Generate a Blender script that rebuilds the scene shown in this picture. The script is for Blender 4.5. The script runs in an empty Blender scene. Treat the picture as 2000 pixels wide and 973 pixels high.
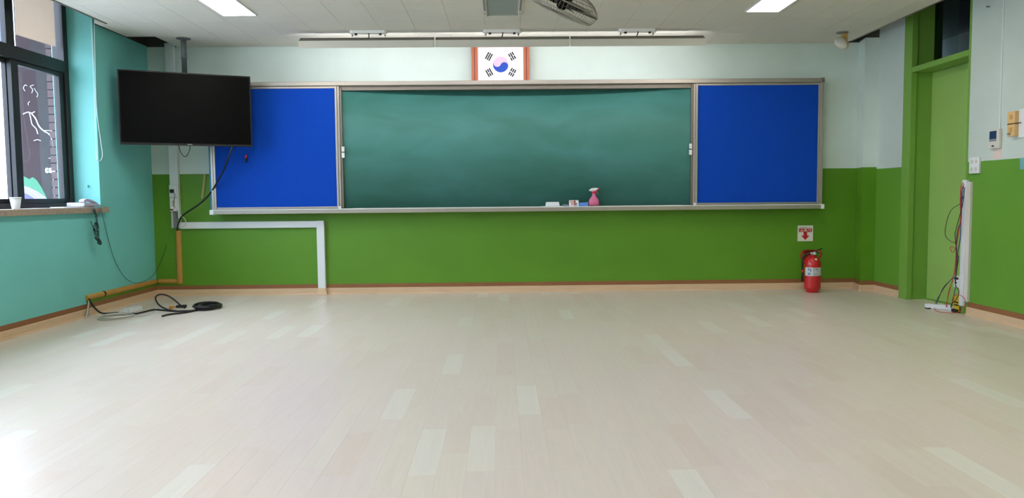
import bpy, bmesh, math, random
from mathutils import Vector, Matrix
random.seed(7)
SC = bpy.context.scene
COL = SC.collection
PI = math.pi

# ---------------------------------------------------------------- camera
CAM_H = 0.9707
cam_data = bpy.data.cameras.new('camera')
cam = bpy.data.objects.new('camera', cam_data)
COL.objects.link(cam)
cam_data.sensor_fit = 'HORIZONTAL'
cam_data.sensor_width = 36.0
cam_data.lens = 27.0
cam_data.clip_start = 0.05
cam.matrix_world = (Matrix.Translation((0, 0, CAM_H)) @ Matrix.Rotation(-0.0139969, 4, 'Z')
                    @ Matrix.Rotation(PI / 2 - 0.0676979, 4, 'X') @ Matrix.Rotation(-0.0094, 4, 'Z'))
SC.camera = cam

# ---------------------------------------------------------------- sky, exposure
SKY = 6.7
w = bpy.data.worlds.new('overcast_sky')
SC.world = w
w.use_nodes = True
nt = w.node_tree
nt.nodes.clear()
o = nt.nodes.new('ShaderNodeOutputWorld')
b = nt.nodes.new('ShaderNodeBackground')
tc = nt.nodes.new('ShaderNodeTexCoord')
sp = nt.nodes.new('ShaderNodeSeparateXYZ')
mr = nt.nodes.new('ShaderNodeMapRange')           # overcast sky: three times brighter overhead than at the horizon
mr.inputs['From Min'].default_value = 0.0
mr.inputs['From Max'].default_value = 1.0
mr.inputs['To Min'].default_value = SKY
mr.inputs['To Max'].default_value = SKY * 2.4
nt.links.new(tc.outputs['Generated'], sp.inputs[0])
nt.links.new(sp.outputs['Z'], mr.inputs['Value'])
nt.links.new(mr.outputs[0], b.inputs['Strength'])
b.inputs['Color'].default_value = (0.69, 0.80, 1.0, 1)
nt.links.new(b.outputs[0], o.inputs[0])
SC.view_settings.view_transform = 'Standard'
SC.view_settings.look = 'None'
SC.view_settings.gamma = 1
SC.view_settings.use_curve_mapping = False
SC.view_settings.exposure = 0.27
PANEL_EMIT = 14.0
TUBE_EMIT = 32.0

# ---------------------------------------------------------------- materials
def lin(c):
    c = c / 255.0
    return c / 12.92 if c <= 0.04045 else ((c + 0.055) / 1.055) ** 2.4
def rgb(r, g, b_): return (lin(r), lin(g), lin(b_), 1)
MATS = {}
def mat(name, col, rough=0.5, metal=0.0, spec=0.5, noise=0.0, nscale=8.0, bump=0.0, bscale=60.0, emit=None, coat=0.0, stretch=None):
    m = bpy.data.materials.new(name)
    m.use_nodes = True
    n = m.node_tree.nodes
    L = m.node_tree.links
    p = n['Principled BSDF']
    p.inputs['Base Color'].default_value = col
    p.inputs['Roughness'].default_value = rough
    p.inputs['Metallic'].default_value = metal
    p.inputs['Specular IOR Level'].default_value = spec
    p.inputs['Coat Weight'].default_value = coat
    if noise or bump:
        g = n.new('ShaderNodeNewGeometry')
        src = g.outputs['Position']
        if stretch:
            mp = n.new('ShaderNodeMapping'); mp.inputs['Scale'].default_value = stretch
            L.new(src, mp.inputs[0]); src = mp.outputs[0]
    if noise:
        t = n.new('ShaderNodeTexNoise'); t.inputs['Scale'].default_value = nscale; t.inputs['Detail'].default_value = 5
        L.new(src, t.inputs['Vector'])
        r = n.new('ShaderNodeMapRange')
        r.inputs['From Min'].default_value = 0.3; r.inputs['From Max'].default_value = 0.7
        r.inputs['To Min'].default_value = 1 - noise; r.inputs['To Max'].default_value = 1 + noise
        L.new(t.outputs[0], r.inputs['Value'])
        mx = n.new('ShaderNodeMix'); mx.data_type = 'RGBA'; mx.blend_type = 'MULTIPLY'
        mx.inputs['Factor'].default_value = 1
        mx.inputs['A'].default_value = col
        L.new(r.outputs[0], mx.inputs['B'])
        L.new(mx.outputs['Result'], p.inputs['Base Color'])
    if bump:
        t2 = n.new('ShaderNodeTexNoise'); t2.inputs['Scale'].default_value = bscale; t2.inputs['Detail'].default_value = 3
        L.new(src, t2.inputs['Vector'])
        bp = n.new('ShaderNodeBump'); bp.inputs['Strength'].default_value = bump; bp.inputs['Distance'].default_value = 0.002
        L.new(t2.outputs[0], bp.inputs['Height']); L.new(bp.outputs[0], p.inputs['Normal'])
    if emit:
        p.inputs['Emission Color'].default_value = col
        p.inputs['Emission Strength'].default_value = emit
    MATS[name] = m
    return m

def banded(name, bands, rough=0.45, wob=0.004, extra=None):
    """paint in horizontal bands: [(colour, up to z), ...] with a slightly hand-painted edge and faint blotches"""
    m = mat(name, bands[0][0], rough, bump=0.12, bscale=90)
    n = m.node_tree.nodes; L = m.node_tree.links; p = n['Principled BSDF']
    g = n.new('ShaderNodeNewGeometry')
    s = n.new('ShaderNodeSeparateXYZ'); L.new(g.outputs['Position'], s.inputs[0])
    t = n.new('ShaderNodeTexNoise'); t.inputs['Scale'].default_value = 5; L.new(g.outputs['Position'], t.inputs['Vector'])
    ad = n.new('ShaderNodeMath'); ad.operation = 'MULTIPLY_ADD'
    L.new(t.outputs[0], ad.inputs[0]); ad.inputs[1].default_value = wob; L.new(s.outputs['Z'], ad.inputs[2])
    cur = None
    prev = bands[0][0]
    for i in range(1, len(bands)):
        c = n.new('ShaderNodeMath'); c.operation = 'GREATER_THAN'
        L.new(ad.outputs[0], c.inputs[0]); c.inputs[1].default_value = bands[i - 1][1]
        mx = n.new('ShaderNodeMix'); mx.data_type = 'RGBA'
        L.new(c.outputs[0], mx.inputs['Factor'])
        if cur is None: mx.inputs['A'].default_value = prev
        else: L.new(cur, mx.inputs['A'])
        mx.inputs['B'].default_value = bands[i][0]
        cur = mx.outputs['Result']
    t3 = n.new('ShaderNodeTexNoise'); t3.inputs['Scale'].default_value = 2.2; t3.inputs['Detail'].default_value = 6
    L.new(g.outputs['Position'], t3.inputs['Vector'])
    r = n.new('ShaderNodeMapRange'); r.inputs['From Min'].default_value = 0.35; r.inputs['From Max'].default_value = 0.7
    r.inputs['To Min'].default_value = 0.95; r.inputs['To Max'].default_value = 1.04
    L.new(t3.outputs[0], r.inputs['Value'])
    mu = n.new('ShaderNodeMix'); mu.data_type = 'RGBA'; mu.blend_type = 'MULTIPLY'; mu.inputs['Factor'].default_value = 1
    if cur is None: mu.inputs['A'].default_value = prev
    else: L.new(cur, mu.inputs['A'])
    L.new(r.outputs[0], mu.inputs['B'])
    L.new(mu.outputs['Result'], p.inputs['Base Color'])
    return m

GREEN = rgb(90, 144, 26)
GREEN_R = rgb(98, 152, 46)
MINT = rgb(214, 228, 220)
TEAL = rgb(118, 200, 194)
CONC = rgb(70, 70, 66)
M_back = banded('two_tone_wall_paint', [(GREEN, 1.232), (MINT, 2.492), (CONC, 9)], 0.5)
M_right = banded('two_tone_side_wall_paint', [(GREEN_R, 1.215), (rgb(200, 212, 204), 9)], 0.5)
M_teal = banded('teal_wall_paint', [(TEAL, 9)], 0.5)
M_frame_green = mat('green_door_frame_paint', rgb(118, 164, 66), 0.4, noise=0.03)
M_leaf_green = mat('pale_green_door_paint', rgb(148, 186, 96), 0.45, noise=0.03, nscale=3)
M_ceil = mat('ceiling_board', rgb(219, 215, 203), 0.9, noise=0.025, nscale=3, bump=0.1, bscale=150)
M_void = mat('bare_concrete', rgb(70, 62, 52), 0.9, noise=0.1)
M_alu = mat('brushed_aluminium', rgb(176, 168, 158), 0.36, 0.6, noise=0.03, nscale=40)
M_alu_dark = mat('grey_aluminium', rgb(128, 120, 110), 0.42, 0.5)
M_white = mat('white_plastic', rgb(226, 230, 232), 0.4)
M_offwhite = mat('off_white_plastic', rgb(214, 210, 198), 0.45)
M_bright = mat('bright_white_enamel', rgb(246, 244, 240), 0.4)
M_grey = mat('grey_plastic', rgb(128, 130, 130), 0.5)
M_black = mat('black_plastic', rgb(18, 18, 19), 0.4)
M_blackframe = mat('black_window_frame', rgb(30, 28, 29), 0.45, noise=0.15)
M_cable = mat('black_cable_rubber', rgb(26, 27, 28), 0.5)
M_gcable = mat('dark_green_cable', rgb(24, 58, 52), 0.5)
M_wcable = mat('white_cable', rgb(200, 200, 192), 0.5)
M_red = mat('red_enamel', rgb(196, 20, 30), 0.28, coat=0.4)
M_darkred = mat('red_bracket_paint', rgb(150, 16, 18), 0.5)
M_steel = mat('steel', rgb(170, 170, 170), 0.3, 0.9)
M_brown = mat('brown_baseboard_paint', rgb(142, 94, 58), 0.5, noise=0.06, nscale=12)
M_skirt = mat('pale_wood_skirting', rgb(214, 182, 148), 0.4, noise=0.06, nscale=6, stretch=(1, 1, 14))
M_tan = mat('tan_conduit', rgb(190, 142, 66), 0.5, noise=0.05)
M_blue = mat('blue_felt_board', rgb(10, 68, 176), 0.85, spec=0.15, noise=0.03, nscale=30, bump=0.15, bscale=400)
M_hood = mat('cream_enamel_hood', rgb(226, 221, 208), 0.4)
M_granite = mat('granite_sill', rgb(160, 145, 128), 0.5, noise=0.25, nscale=70)
M_paper = mat('paper', rgb(232, 232, 236), 0.8)
M_card = mat('beige_card', rgb(228, 210, 188), 0.85, noise=0.04, nscale=6)
n = M_card.node_tree.nodes; L = M_card.node_tree.links          # thin card: daylight glows through it
tl_ = n.new('ShaderNodeBsdfTranslucent'); tl_.inputs[0].default_value = rgb(206, 194, 182)
ms = n.new('ShaderNodeMixShader'); ms.inputs[0].default_value = 0.5
L.new(n['Principled BSDF'].outputs[0], ms.inputs[1]); L.new(tl_.outputs[0], ms.inputs[2]); L.new(ms.outputs[0], n['Material Output'].inputs[0])
M_pink = mat('pink_bottle_plastic', rgb(216, 112, 152), 0.3)
M_liquid = mat('dull_pink_liquid', rgb(196, 96, 130), 0.4)
M_hotpink = mat('hot_pink_plastic', rgb(226, 48, 92), 0.35)
M_bluefoam = mat('blue_foam', rgb(92, 140, 214), 0.8)
M_beige = mat('beige_plastic', rgb(224, 184, 124), 0.5)
M_yellowed = mat('yellowed_plastic', rgb(196, 158, 92), 0.5)
M_rail_wood = mat('red_brown_wood', rgb(176, 92, 58), 0.45, noise=0.08, nscale=10, stretch=(8, 8, 1))
M_groove = mat('dark_wood_groove', rgb(120, 54, 34), 0.5)
M_ink = mat('black_ink', rgb(20, 20, 22), 0.7)
M_tblue = mat('flag_blue', rgb(30, 76, 180), 0.7)
M_tpink = mat('overexposed_flag_red', rgb(240, 190, 214), 0.7)  # flag red paled to pink: overexposure put into the colour
M_cyan = mat('cyan_case_side', rgb(60, 150, 190), 0.5)
M_pale_blue = mat('pale_blue_eraser', rgb(150, 178, 192), 0.7)
M_orange = mat('orange_plastic', rgb(220, 140, 40), 0.5)
M_yellow = mat('yellow_tag', rgb(206, 178, 40), 0.6)
M_lcd = mat('dark_blue_display', rgb(40, 62, 92), 0.25)
M_signred = mat('sign_red', rgb(196, 22, 42), 0.6)
M_cream = mat('cream_sign', rgb(226, 224, 208), 0.6)
M_purple = mat('purple_wire', rgb(78, 50, 110), 0.5)
M_redwire = mat('red_wire', rgb(190, 50, 40), 0.5)
M_bluewire = mat('blue_wire', rgb(50, 60, 130), 0.5)
M_greywire = mat('grey_wire', rgb(60, 64, 70), 0.5)
M_pinkpatch = mat('bare_pink_patch', rgb(226, 206, 196), 0.7)
M_tealpaper = mat('teal_notice', rgb(110, 170, 176), 0.7)
M_photo_a = mat('picture_pink', rgb(222, 160, 150), 0.6)
M_photo_b = mat('picture_brown', rgb(128, 74, 44), 0.6)
M_fanwire = mat('taupe_fan_wire', rgb(150, 143, 128), 0.4, 0.2)
M_blade = mat('grey_fan_blade', rgb(150, 148, 140), 0.35)
M_motor = mat('dark_fan_motor', rgb(52, 48, 42), 0.4)
M_poledark = mat('grey_pole_paint', rgb(96, 104, 102), 0.45)
M_outwall = mat('rendered_outside_wall', rgb(48, 33, 36), 0.9, noise=0.14, nscale=3)
M_brick = mat('pinkish_brick', rgb(80, 60, 61), 0.9, noise=0.1, nscale=20)
M_ground = mat('concrete_ground', rgb(178, 178, 174), 0.9, noise=0.08)
M_pipe = mat('blue_grey_pipe', rgb(52, 62, 78), 0.5)
M_chalkpaint = mat('white_wall_paint_marks', rgb(190, 190, 194), 0.8)
M_mgreen = mat('mural_green', rgb(60, 112, 86), 0.8)
M_mlav = mat('mural_lavender', rgb(128, 118, 136), 0.8)
M_mviolet = mat('mural_violet', rgb(84, 80, 112), 0.8)
M_screen = mat('television_screen', rgb(4, 5, 5), 0.4, spec=0.09)
M_panel = mat('light_diffuser', (1, 0.945, 0.86, 1), 0.5, emit=PANEL_EMIT)
M_tube = mat('white_lamp_face', (0.98, 0.955, 1.0, 1), 0.5, emit=TUBE_EMIT)
M_corridor = mat('corridor_paint', rgb(112, 112, 98), 0.8)

# glass that lets daylight through and mirrors at grazing angles
def glass(name, tint):
    m = bpy.data.materials.new(name); m.use_nodes = True
    n = m.node_tree.nodes; L = m.node_tree.links; n.clear()
    out = n.new('ShaderNodeOutputMaterial'); mx = n.new('ShaderNodeMixShader')
    tr = n.new('ShaderNodeBsdfTransparent'); tr.inputs[0].default_value = tint
    gl = n.new('ShaderNodeBsdfGlossy'); gl.inputs['Roughness'].default_value = 0.02
    fr = n.new('ShaderNodeFresnel'); ge = n.new('ShaderNodeNewGeometry'); io = n.new('ShaderNodeMapRange')
    io.inputs['To Min'].default_value = 1.3; io.inputs['To Max'].default_value = 1 / 1.3      # same mirror strength seen from either side of a face
    L.new(ge.outputs['Backfacing'], io.inputs['Value']); L.new(io.outputs[0], fr.inputs[0])
    L.new(fr.outputs[0], mx.inputs[0]); L.new(tr.outputs[0], mx.inputs[1]); L.new(gl.outputs[0], mx.inputs[2])
    L.new(mx.outputs[0], out.inputs[0])
    return m
M_glass = glass('window_glass', (0.93, 0.95, 0.96, 1))
M_tintglass = glass('dim_transom_glass', (0.45, 0.52, 0.55, 1))

# chalkboard: green enamel with cloudy wiped chalk
M_chalk = mat('green_chalkboard', rgb(70, 126, 108), 0.55, spec=0.35)
n = M_chalk.node_tree.nodes; L = M_chalk.node_tree.links
g = n.new('ShaderNodeNewGeometry'); mp = n.new('ShaderNodeMapping'); mp.inputs['Scale'].default_value = (0.9, 1, 2.2)
t = n.new('ShaderNodeTexNoise'); t.inputs['Scale'].default_value = 1.6; t.inputs['Detail'].default_value = 7; t.inputs['Distortion'].default_value = 0.6
cr = n.new('ShaderNodeValToRGB')
cr.color_ramp.elements[0].position = 0.35; cr.color_ramp.elements[0].color = rgb(62, 121, 109)
cr.color_ramp.elements[1].position = 0.72; cr.color_ramp.elements[1].color = rgb(76, 136, 131)
L.new(g.outputs['Position'], mp.inputs[0]); L.new(mp.outputs[0], t.inputs['Vector']); L.new(t.outputs[0], cr.inputs[0])
L.new(cr.outputs[0], n['Principled BSDF'].inputs['Base Color'])

# floor planks: tone per plank (attribute), fine grain along the room
M_plank = mat('pale_maple_plank', rgb(222, 206, 190), 0.30, spec=0.5, coat=0.0)
n = M_plank.node_tree.nodes; L = M_plank.node_tree.links
at = n.new('ShaderNodeAttribute'); at.attribute_name = 'tone'
cr = n.new('ShaderNodeValToRGB')
E_ = cr.color_ramp.elements
E_[0].position = 0.0; E_[0].color = rgb(216, 200, 186)
E_[1].position = 1.0; E_[1].color = rgb(224, 217, 206)
e = cr.color_ramp.elements.new(0.45); e.color = rgb(219, 205, 194)
e = cr.color_ramp.elements.new(0.8); e.color = rgb(218, 206, 191)
L.new(at.outputs['Fac'], cr.inputs[0])
g = n.new('ShaderNodeNewGeometry'); mp = n.new('ShaderNodeMapping'); mp.inputs['Scale'].default_value = (38, 2.2, 1)
ad = n.new('ShaderNodeVectorMath'); ad.operation = 'ADD'
sc = n.new('ShaderNodeVectorMath'); sc.operation = 'SCALE'; sc.inputs[0].default_value = (3, 17, 5)
L.new(at.outputs['Fac'], sc.inputs['Scale']); L.new(g.outputs['Position'], ad.inputs[0]); L.new(sc.outputs[0], ad.inputs[1])
L.new(ad.outputs[0], mp.inputs[0])
t = n.new('ShaderNodeTexNoise'); t.inputs['Scale'].default_value = 1.3; t.inputs['Detail'].default_value = 6; t.inputs['Distortion'].default_value = 0.8
L.new(mp.outputs[0], t.inputs['Vector'])
r = n.new('ShaderNodeMapRange'); r.inputs['From Min'].default_value = 0.3; r.inputs['From Max'].default_value = 0.7
r.inputs['To Min'].default_value = 0.965; r.inputs['To Max'].default_value = 1.03
L.new(t.outputs[0], r.inputs['Value'])
mx = n.new('ShaderNodeMix'); mx.data_type = 'RGBA'; mx.blend_type = 'MULTIPLY'; mx.inputs['Factor'].default_value = 1
L.new(cr.outputs[0], mx.inputs['A']); L.new(r.outputs[0], mx.inputs['B'])
L.new(mx.outputs['Result'], n['Principled BSDF'].inputs['Base Color'])
r2 = n.new('ShaderNodeMapRange'); r2.inputs['To Min'].default_value = 0.26; r2.inputs['To Max'].default_value = 0.36
L.new(t.outputs[0], r2.inputs['Value']); L.new(r2.outputs[0], n['Principled BSDF'].inputs['Roughness'])
M_subfloor = mat('floor_underlay', rgb(196, 178, 160), 0.5)

# ---------------------------------------------------------------- geometry helpers (world coordinates)
class MB:
    def __init__(s): s.v = []; s.f = []; s.smooth = []
    def add(s, vs, fs, smooth=False):
        o_ = len(s.v); s.v += [tuple(p) for p in vs]
        for f in fs: s.f.append(tuple(i + o_ for i in f)); s.smooth.append(smooth)
        return s
    def box(s, x0, x1, y0, y1, z0, z1):
        vs = [(x0, y0, z0), (x1, y0, z0), (x1, y1, z0), (x0, y1, z0), (x0, y0, z1), (x1, y0, z1), (x1, y1, z1), (x0, y1, z1)]
        return s.add(vs, [(3, 2, 1, 0), (4, 5, 6, 7), (0, 1, 5, 4), (1, 2, 6, 5), (2, 3, 7, 6), (3, 0, 4, 7)])
    def obox(s, c, ux, uy, uz, hx, hy, hz):
        """box about centre c with half sizes along given axes"""
        c = Vector(c); ux = Vector(ux).normalized(); uy = Vector(uy).normalized(); uz = Vector(uz).normalized()
        q = [(-1, -1, -1), (1, -1, -1), (1, 1, -1), (-1, 1, -1), (-1, -1, 1), (1, -1, 1), (1, 1, 1), (-1, 1, 1)]
        vs = [c + ux * a * hx + uy * b2 * hy + uz * d * hz for a, b2, d in q]
        return s.add(vs, [(3, 2, 1, 0), (4, 5, 6, 7), (0, 1, 5, 4), (1, 2, 6, 5), (2, 3, 7, 6), (3, 0, 4, 7)])
    def prism(s, poly, fn, d0, d1):
        """poly of 2-D points, fn(a, b, d) -> point, between depths d0 and d1"""
        k = len(poly)
        vs = [fn(a, b2, d0) for a, b2 in poly] + [fn(a, b2, d1) for a, b2 in poly]
        fs = [tuple(range(k - 1, -1, -1)), tuple(range(k, 2 * k))]
        fs += [(i, (i + 1) % k, k + (i + 1) % k, k + i) for i in range(k)]
        return s.add(vs, fs)
    def tube(s, pts, r_, seg=8, smooth=4, closed=False):
        P = [Vector(p) for p in pts]
        if smooth > 1 and len(P) > 2: P = catmull(P, smooth, closed)
        k = len(P); rings = []
        t0 = (P[1] - P[0]).normalized()
        u = t0.orthogonal().normalized()
        for i in range(k):
            if closed: t_ = (P[(i + 1) % k] - P[i - 1])
            else: t_ = P[min(i + 1, k - 1)] - P[max(i - 1, 0)]
            t_ = t_.normalized() if t_.length > 1e-9 else t0
            u = (u - t_ * u.dot(t_))
            u = u.normalized() if u.length > 1e-6 else t_.orthogonal().normalized()
            v = t_.cross(u)
            rr = r_ if not callable(r_) else r_(i / (k - 1))
            rings.append([P[i] + (u * math.cos(2 * PI * j / seg) + v * math.sin(2 * PI * j / seg)) * rr for j in range(seg)])
        vs = [p for rg in rings for p in rg]; fs = []
        for i in range(k if closed else k - 1):
            a = i * seg; b2 = ((i + 1) % k) * seg
            for j in range(seg): fs.append((a + j, a + (j + 1) % seg, b2 + (j + 1) % seg, b2 + j))
        s.add(vs, fs, True)
        if not closed:
            o_ = len(s.v) - len(vs)
            s.f.append(tuple(o_ + j for j in range(seg - 1, -1, -1))); s.smooth.append(False)
            s.f.append(tuple(o_ + (k - 1) * seg + j for j in range(seg))); s.smooth.append(False)
        return s
    def lathe(s, prof, c=(0, 0, 0), seg=32, axis=(0, 0, 1), sx=1.0, sy=1.0):
        """prof [(radius, height)] about an axis through c"""
        c = Vector(c); a = Vector(axis).normalized(); u = a.orthogonal().normalized()
        if abs(a.z) > 0.999: u = Vector((1, 0, 0))
        v = a.cross(u); vs = []; fs = []
        for r_, h in prof:
            for j in range(seg):
                q = 2 * PI * j / seg
                vs.append(c + a * h + u * (r_ * math.cos(q) * sx) + v * (r_ * math.sin(q) * sy))
        k = len(prof)
        for i in range(k - 1):
            for j in range(seg):
                fs.append((i * seg + j, i * seg + (j + 1) % seg, (i + 1) * seg + (j + 1) % seg, (i + 1) * seg + j))
        s.add(vs, fs, True)
        o_ = len(s.v) - len(vs)
        if prof[0][0] > 1e-5: s.f.append(tuple(o_ + j for j in range(seg - 1, -1, -1))); s.smooth.append(False)
        if prof[-1][0] > 1e-5: s.f.append(tuple(o_ + (k - 1) * seg + j for j in range(seg))); s.smooth.append(False)
        return s

def catmull(P, n_, closed=False):
    out = []; k = len(P)
    for i in range(k if closed else k - 1):
        p1 = P[i]; p2 = P[(i + 1) % k]
        p0 = P[i - 1] if (i > 0 or closed) else p1 * 2 - p2
        p3 = P[(i + 2) % k] if (i + 2 < k or closed) else p2 * 2 - p1
        for j in range(n_):
            t_ = j / n_
            out.append(0.5 * ((2 * p1) + (p2 - p0) * t_ + (2 * p0 - 5 * p1 + 4 * p2 - p3) * t_ ** 2 + (3 * p1 - p0 - 3 * p2 + p3) * t_ ** 3))
    if not closed: out.append(P[-1].copy())
    return out

WLOC = {}
def build(name, mb, m, parent=None, bevel=0.0, segs=2, at=None):
    """link ONE mesh object; points are world points, the origin goes to the foot of the mesh"""
    xs = [p[0] for p in mb.v]; ys = [p[1] for p in mb.v]; zs = [p[2] for p in mb.v]
    org = Vector(at) if at else Vector(((min(xs) + max(xs)) / 2, (min(ys) + max(ys)) / 2, min(zs)))
    me = bpy.data.meshes.new(name)
    me.from_pydata([tuple(Vector(p) - org) for p in mb.v], [], mb.f)
    me.polygons.foreach_set('use_smooth', mb.smooth)
    me.update()
    if bevel:
        bm = bmesh.new(); bm.from_mesh(me)
        es = [e_ for e_ in bm.edges if len(e_.link_faces) == 2 and e_.calc_face_angle(0) > 0.6]
        bmesh.ops.bevel(bm, geom=es, offset=bevel, segments=segs, affect='EDGES', profile=0.5, clamp_overlap=True)
        bm.to_mesh(me); bm.free()
    bm = bmesh.new(); bm.from_mesh(me); bmesh.ops.recalc_face_normals(bm, faces=bm.faces); bm.to_mesh(me); bm.free()
    me.materials.append(m)
    ob = bpy.data.objects.new(name, me); COL.objects.link(ob)
    if parent:
        ob.parent = parent; ob.location = org - WLOC[parent.name]
    else: ob.location = org
    WLOC[ob.name] = org
    return ob
def tag(ob, label, cat=None, group=None):
    ob['label'] = label
    if cat: ob['category'] = cat
    if group: ob['group'] = group
    return ob
def thing(name, loc, label=None, cat=None, group=None, kind=None):
    ob = bpy.data.objects.new(name, None); COL.objects.link(ob)
    ob.empty_display_size = 0.05; ob.location = loc; WLOC[ob.name] = Vector(loc)
    if label: tag(ob, label, cat, group)
    if kind: ob['kind'] = kind
    return ob
def structure(ob): ob['kind'] = 'structure'; return ob
def bx(*a): return MB().box(*a)
def tb(pts, r_, **k): return MB().tube(pts, r_, **k)
def text_mb(txt, size, place, depth=0.0015, bold=0.0):
    """lettering as mesh: place(u, v, d) maps the flat letters into the world"""
    cu = bpy.data.curves.new('lettering', 'FONT'); cu.body = txt; cu.size = size
    cu.align_x = 'CENTER'; cu.align_y = 'CENTER'; cu.offset = bold; cu.resolution_u = 3
    ob = bpy.data.objects.new('lettering', cu); COL.objects.link(ob)
    dg = bpy.context.evaluated_depsgraph_get()
    me = ob.evaluated_get(dg).to_mesh()
    mb = MB(); mb.add([place(v.co.x, v.co.y, depth) for v in me.vertices], [tuple(p.vertices) for p in me.polygons])
    ob.evaluated_get(dg).to_mesh_clear()
    bpy.data.objects.remove(ob); bpy.data.curves.remove(cu)
    return mb

# ---------------------------------------------------------------- room numbers (metres)
XL, XR, YB, YR = -3.50, 3.71, 7.80, -2.60       # left, right, board wall, rear wall
ZC, ZS = 2.485, 3.00                            # hung ceiling, slab above

# ---------------------------------------------------------------- structure
# floor: underlay slab and planks running towards the board
floor = structure(build('floor', bx(XL, XR + 0.3, YR, YB, -0.08, -0.004), M_subfloor))
PW = 0.102
GX = [XL + i * PW for i in range(int((XR + 0.2 - XL) / PW) + 1)]
cells = []
for x0 in GX:
    x1 = min(x0 + PW, XR + 0.19 if x0 > XR - PW else XR + 0.001)
    y = YR - random.random() * 0.5
    while y < YB:
        ln = random.choice((0.46, 0.5, 0.54))
        y0, y1 = max(y, YR), min(y + ln, YB)
        if x0 > XR - 0.01: y0, y1 = max(y0, 6.10), min(y1, 7.0)     # only the doorway reaches further right
        if y1 - y0 > 0.03: cells.append((x0, x1, y0, y1))
        y += ln
def plank_geo(c, gap=0.0001, zb=-0.0035):
    x0, x1, y0, y1 = c
    x0 += gap; x1 -= gap; y0 += gap; y1 -= gap
    i = 0.0002
    vs = [(x0, y0, zb), (x1, y0, zb), (x1, y1, zb), (x0, y1, zb),
          (x0, y0, -i), (x1, y0, -i), (x1, y1, -i), (x0, y1, -i),
          (x0 + i, y0 + i, 0), (x1 - i, y0 + i, 0), (x1 - i, y1 - i, 0), (x0 + i, y1 - i, 0)]
    fs = [(0, 1, 5, 4), (1, 2, 6, 5), (2, 3, 7, 6), (3, 0, 4, 7), (4, 5, 9, 8), (5, 6, 10, 9), (6, 7, 11, 10), (7, 4, 8, 11), (8, 9, 10, 11)]
    return vs, fs
def size_seen(c):
    """larger for planks that lie near and in front of the photographer"""
    cx, cy = (c[0] + c[1]) / 2, (c[2] + c[3]) / 2
    if cy < 2.35 or abs(cx) > 0.70 * cy: return 0
    return (c[1] - c[0]) * (c[3] - c[2]) / cy ** 3
cells.sort(key=size_seen, reverse=True)
def tones(me, fn):
    a = me.attributes.new('tone', 'FLOAT', 'FACE')
    a.data.foreach_set('value', [fn(i) for i in range(len(me.polygons))])
def tone(): return random.choice((0.0, 0.1, 0.2, 0.3, 0.35, 0.4, 0.45, 0.5, 0.55, 0.65, 0.75, 0.8, 0.45, 0.3, 1.0)) * 0.9 + random.random() * 0.1
for c in cells[:300]:
    mb = MB(); mb.add(*plank_geo(c))
    p = build('plank', mb, M_plank, floor)
    tv_ = tone(); tones(p.data, lambda i: tv_)
mb = MB(); tl = []
for c in cells[300:]:
    mb.add(*plank_geo(c)); tl += [tone()] * 9
pf = build('plank_field', mb, M_plank, floor)
tones(pf.data, lambda i: tl[i]); pf['kind'] = 'stuff'

# board wall, rear wall
structure(build('wall_back', bx(XL - 0.3, XR + 0.3, YB, YB + 0.25, -0.08, ZS), M_back))
structure(build('wall_rear', bx(XL - 0.3, XR + 0.3, YR - 0.25, YR, -0.08, ZS), M_right))
# corner pillar by the door
mb = MB().prism([(3.622, YB), (3.572, 7.56), (3.80, 7.56), (3.80, YB)], lambda a, b2, d: (a, b2, d), -0.08, ZS)
structure(build('wall_pillar', mb, M_back))
# right wall with the doorway
DY0, DY1 = 6.10, 7.00
mb = MB().box(XR, XR + 0.30, YR, DY0, -0.08, ZS).box(XR, XR + 0.30, DY1, YB, -0.08, ZS).box(XR, XR + 0.3, DY0, DY1, 2.82, ZS)
structure(build('wall_right', mb, M_right))
# left wall with three window openings
WIN = [(3.90, 6.78), (0.55, 3.43), (-2.30, 0.08)]
WZ0, WZ1 = 0.88, 2.82
mb = MB().box(XL - 0.36, XL, 6.78, 6.80, 2.497, WZ1).box(XL - 0.36, XL, YR, YB, -0.08, WZ0).box(XL - 0.36, XL, YR, YB, WZ1, ZS)
for a, b2 in ((3.43, 3.90), (0.08, 0.55), (YR, -2.30)): mb.box(XL - 0.36, XL, a, b2, WZ0, WZ1)
mb.box(XL - 0.36, XL, 6.78, YB, WZ0, 2.497)
structure(build('wall_left', mb, M_teal))
structure(build('wall_left_above_ceiling', bx(XL - 0.36, XL, 6.80, YB, 2.4975, WZ1), M_void))
structure(build('ceiling_slab', bx(XL - 0.3, XR + 0.3, YR - 0.25, YB + 0.25, ZS, ZS + 0.15), M_void))

# hung ceiling: backing with its cut-outs, boards below it
CL, CR, CN = -3.35, 3.485, -3.19      # curtain pocket edge, door side edge, notch round the cable riser
mb = MB()
mb.box(CL, CR, YR, 6.72, ZC + 0.009, ZC + 0.03).box(-3.455, CR, 6.72, 7.285, ZC + 0.009, ZC + 0.03).box(CN, CR, 7.285, YB - 0.008, ZC + 0.009, ZC + 0.03)
ceiling = structure(build('ceiling', mb, M_ceil))
TW = 0.3125
def ctile(x0, x1, y0, y1):
    g_ = 0.0011
    return bx(x0 + g_, x1 - g_, y0 + g_, y1 - g_, ZC, ZC + 0.0085)
xs_ = [-0.125 + i * TW for i in range(-12, 14)]
ROWS = [(5.52, 6.12), (6.12, 6.72), (6.72, 7.285), (7.285, 7.792)]
for (y0, y1) in ROWS:
    left = CL if y1 <= 6.721 else (-3.455 if y1 < 7.3 else CN)
    for x in xs_:
        a, b2 = max(x, left), min(x + TW, CR)
        if b2 - a > 0.02: build('ceiling_board', ctile(a, b2, y0, y1), M_ceil, ceiling)
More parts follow.
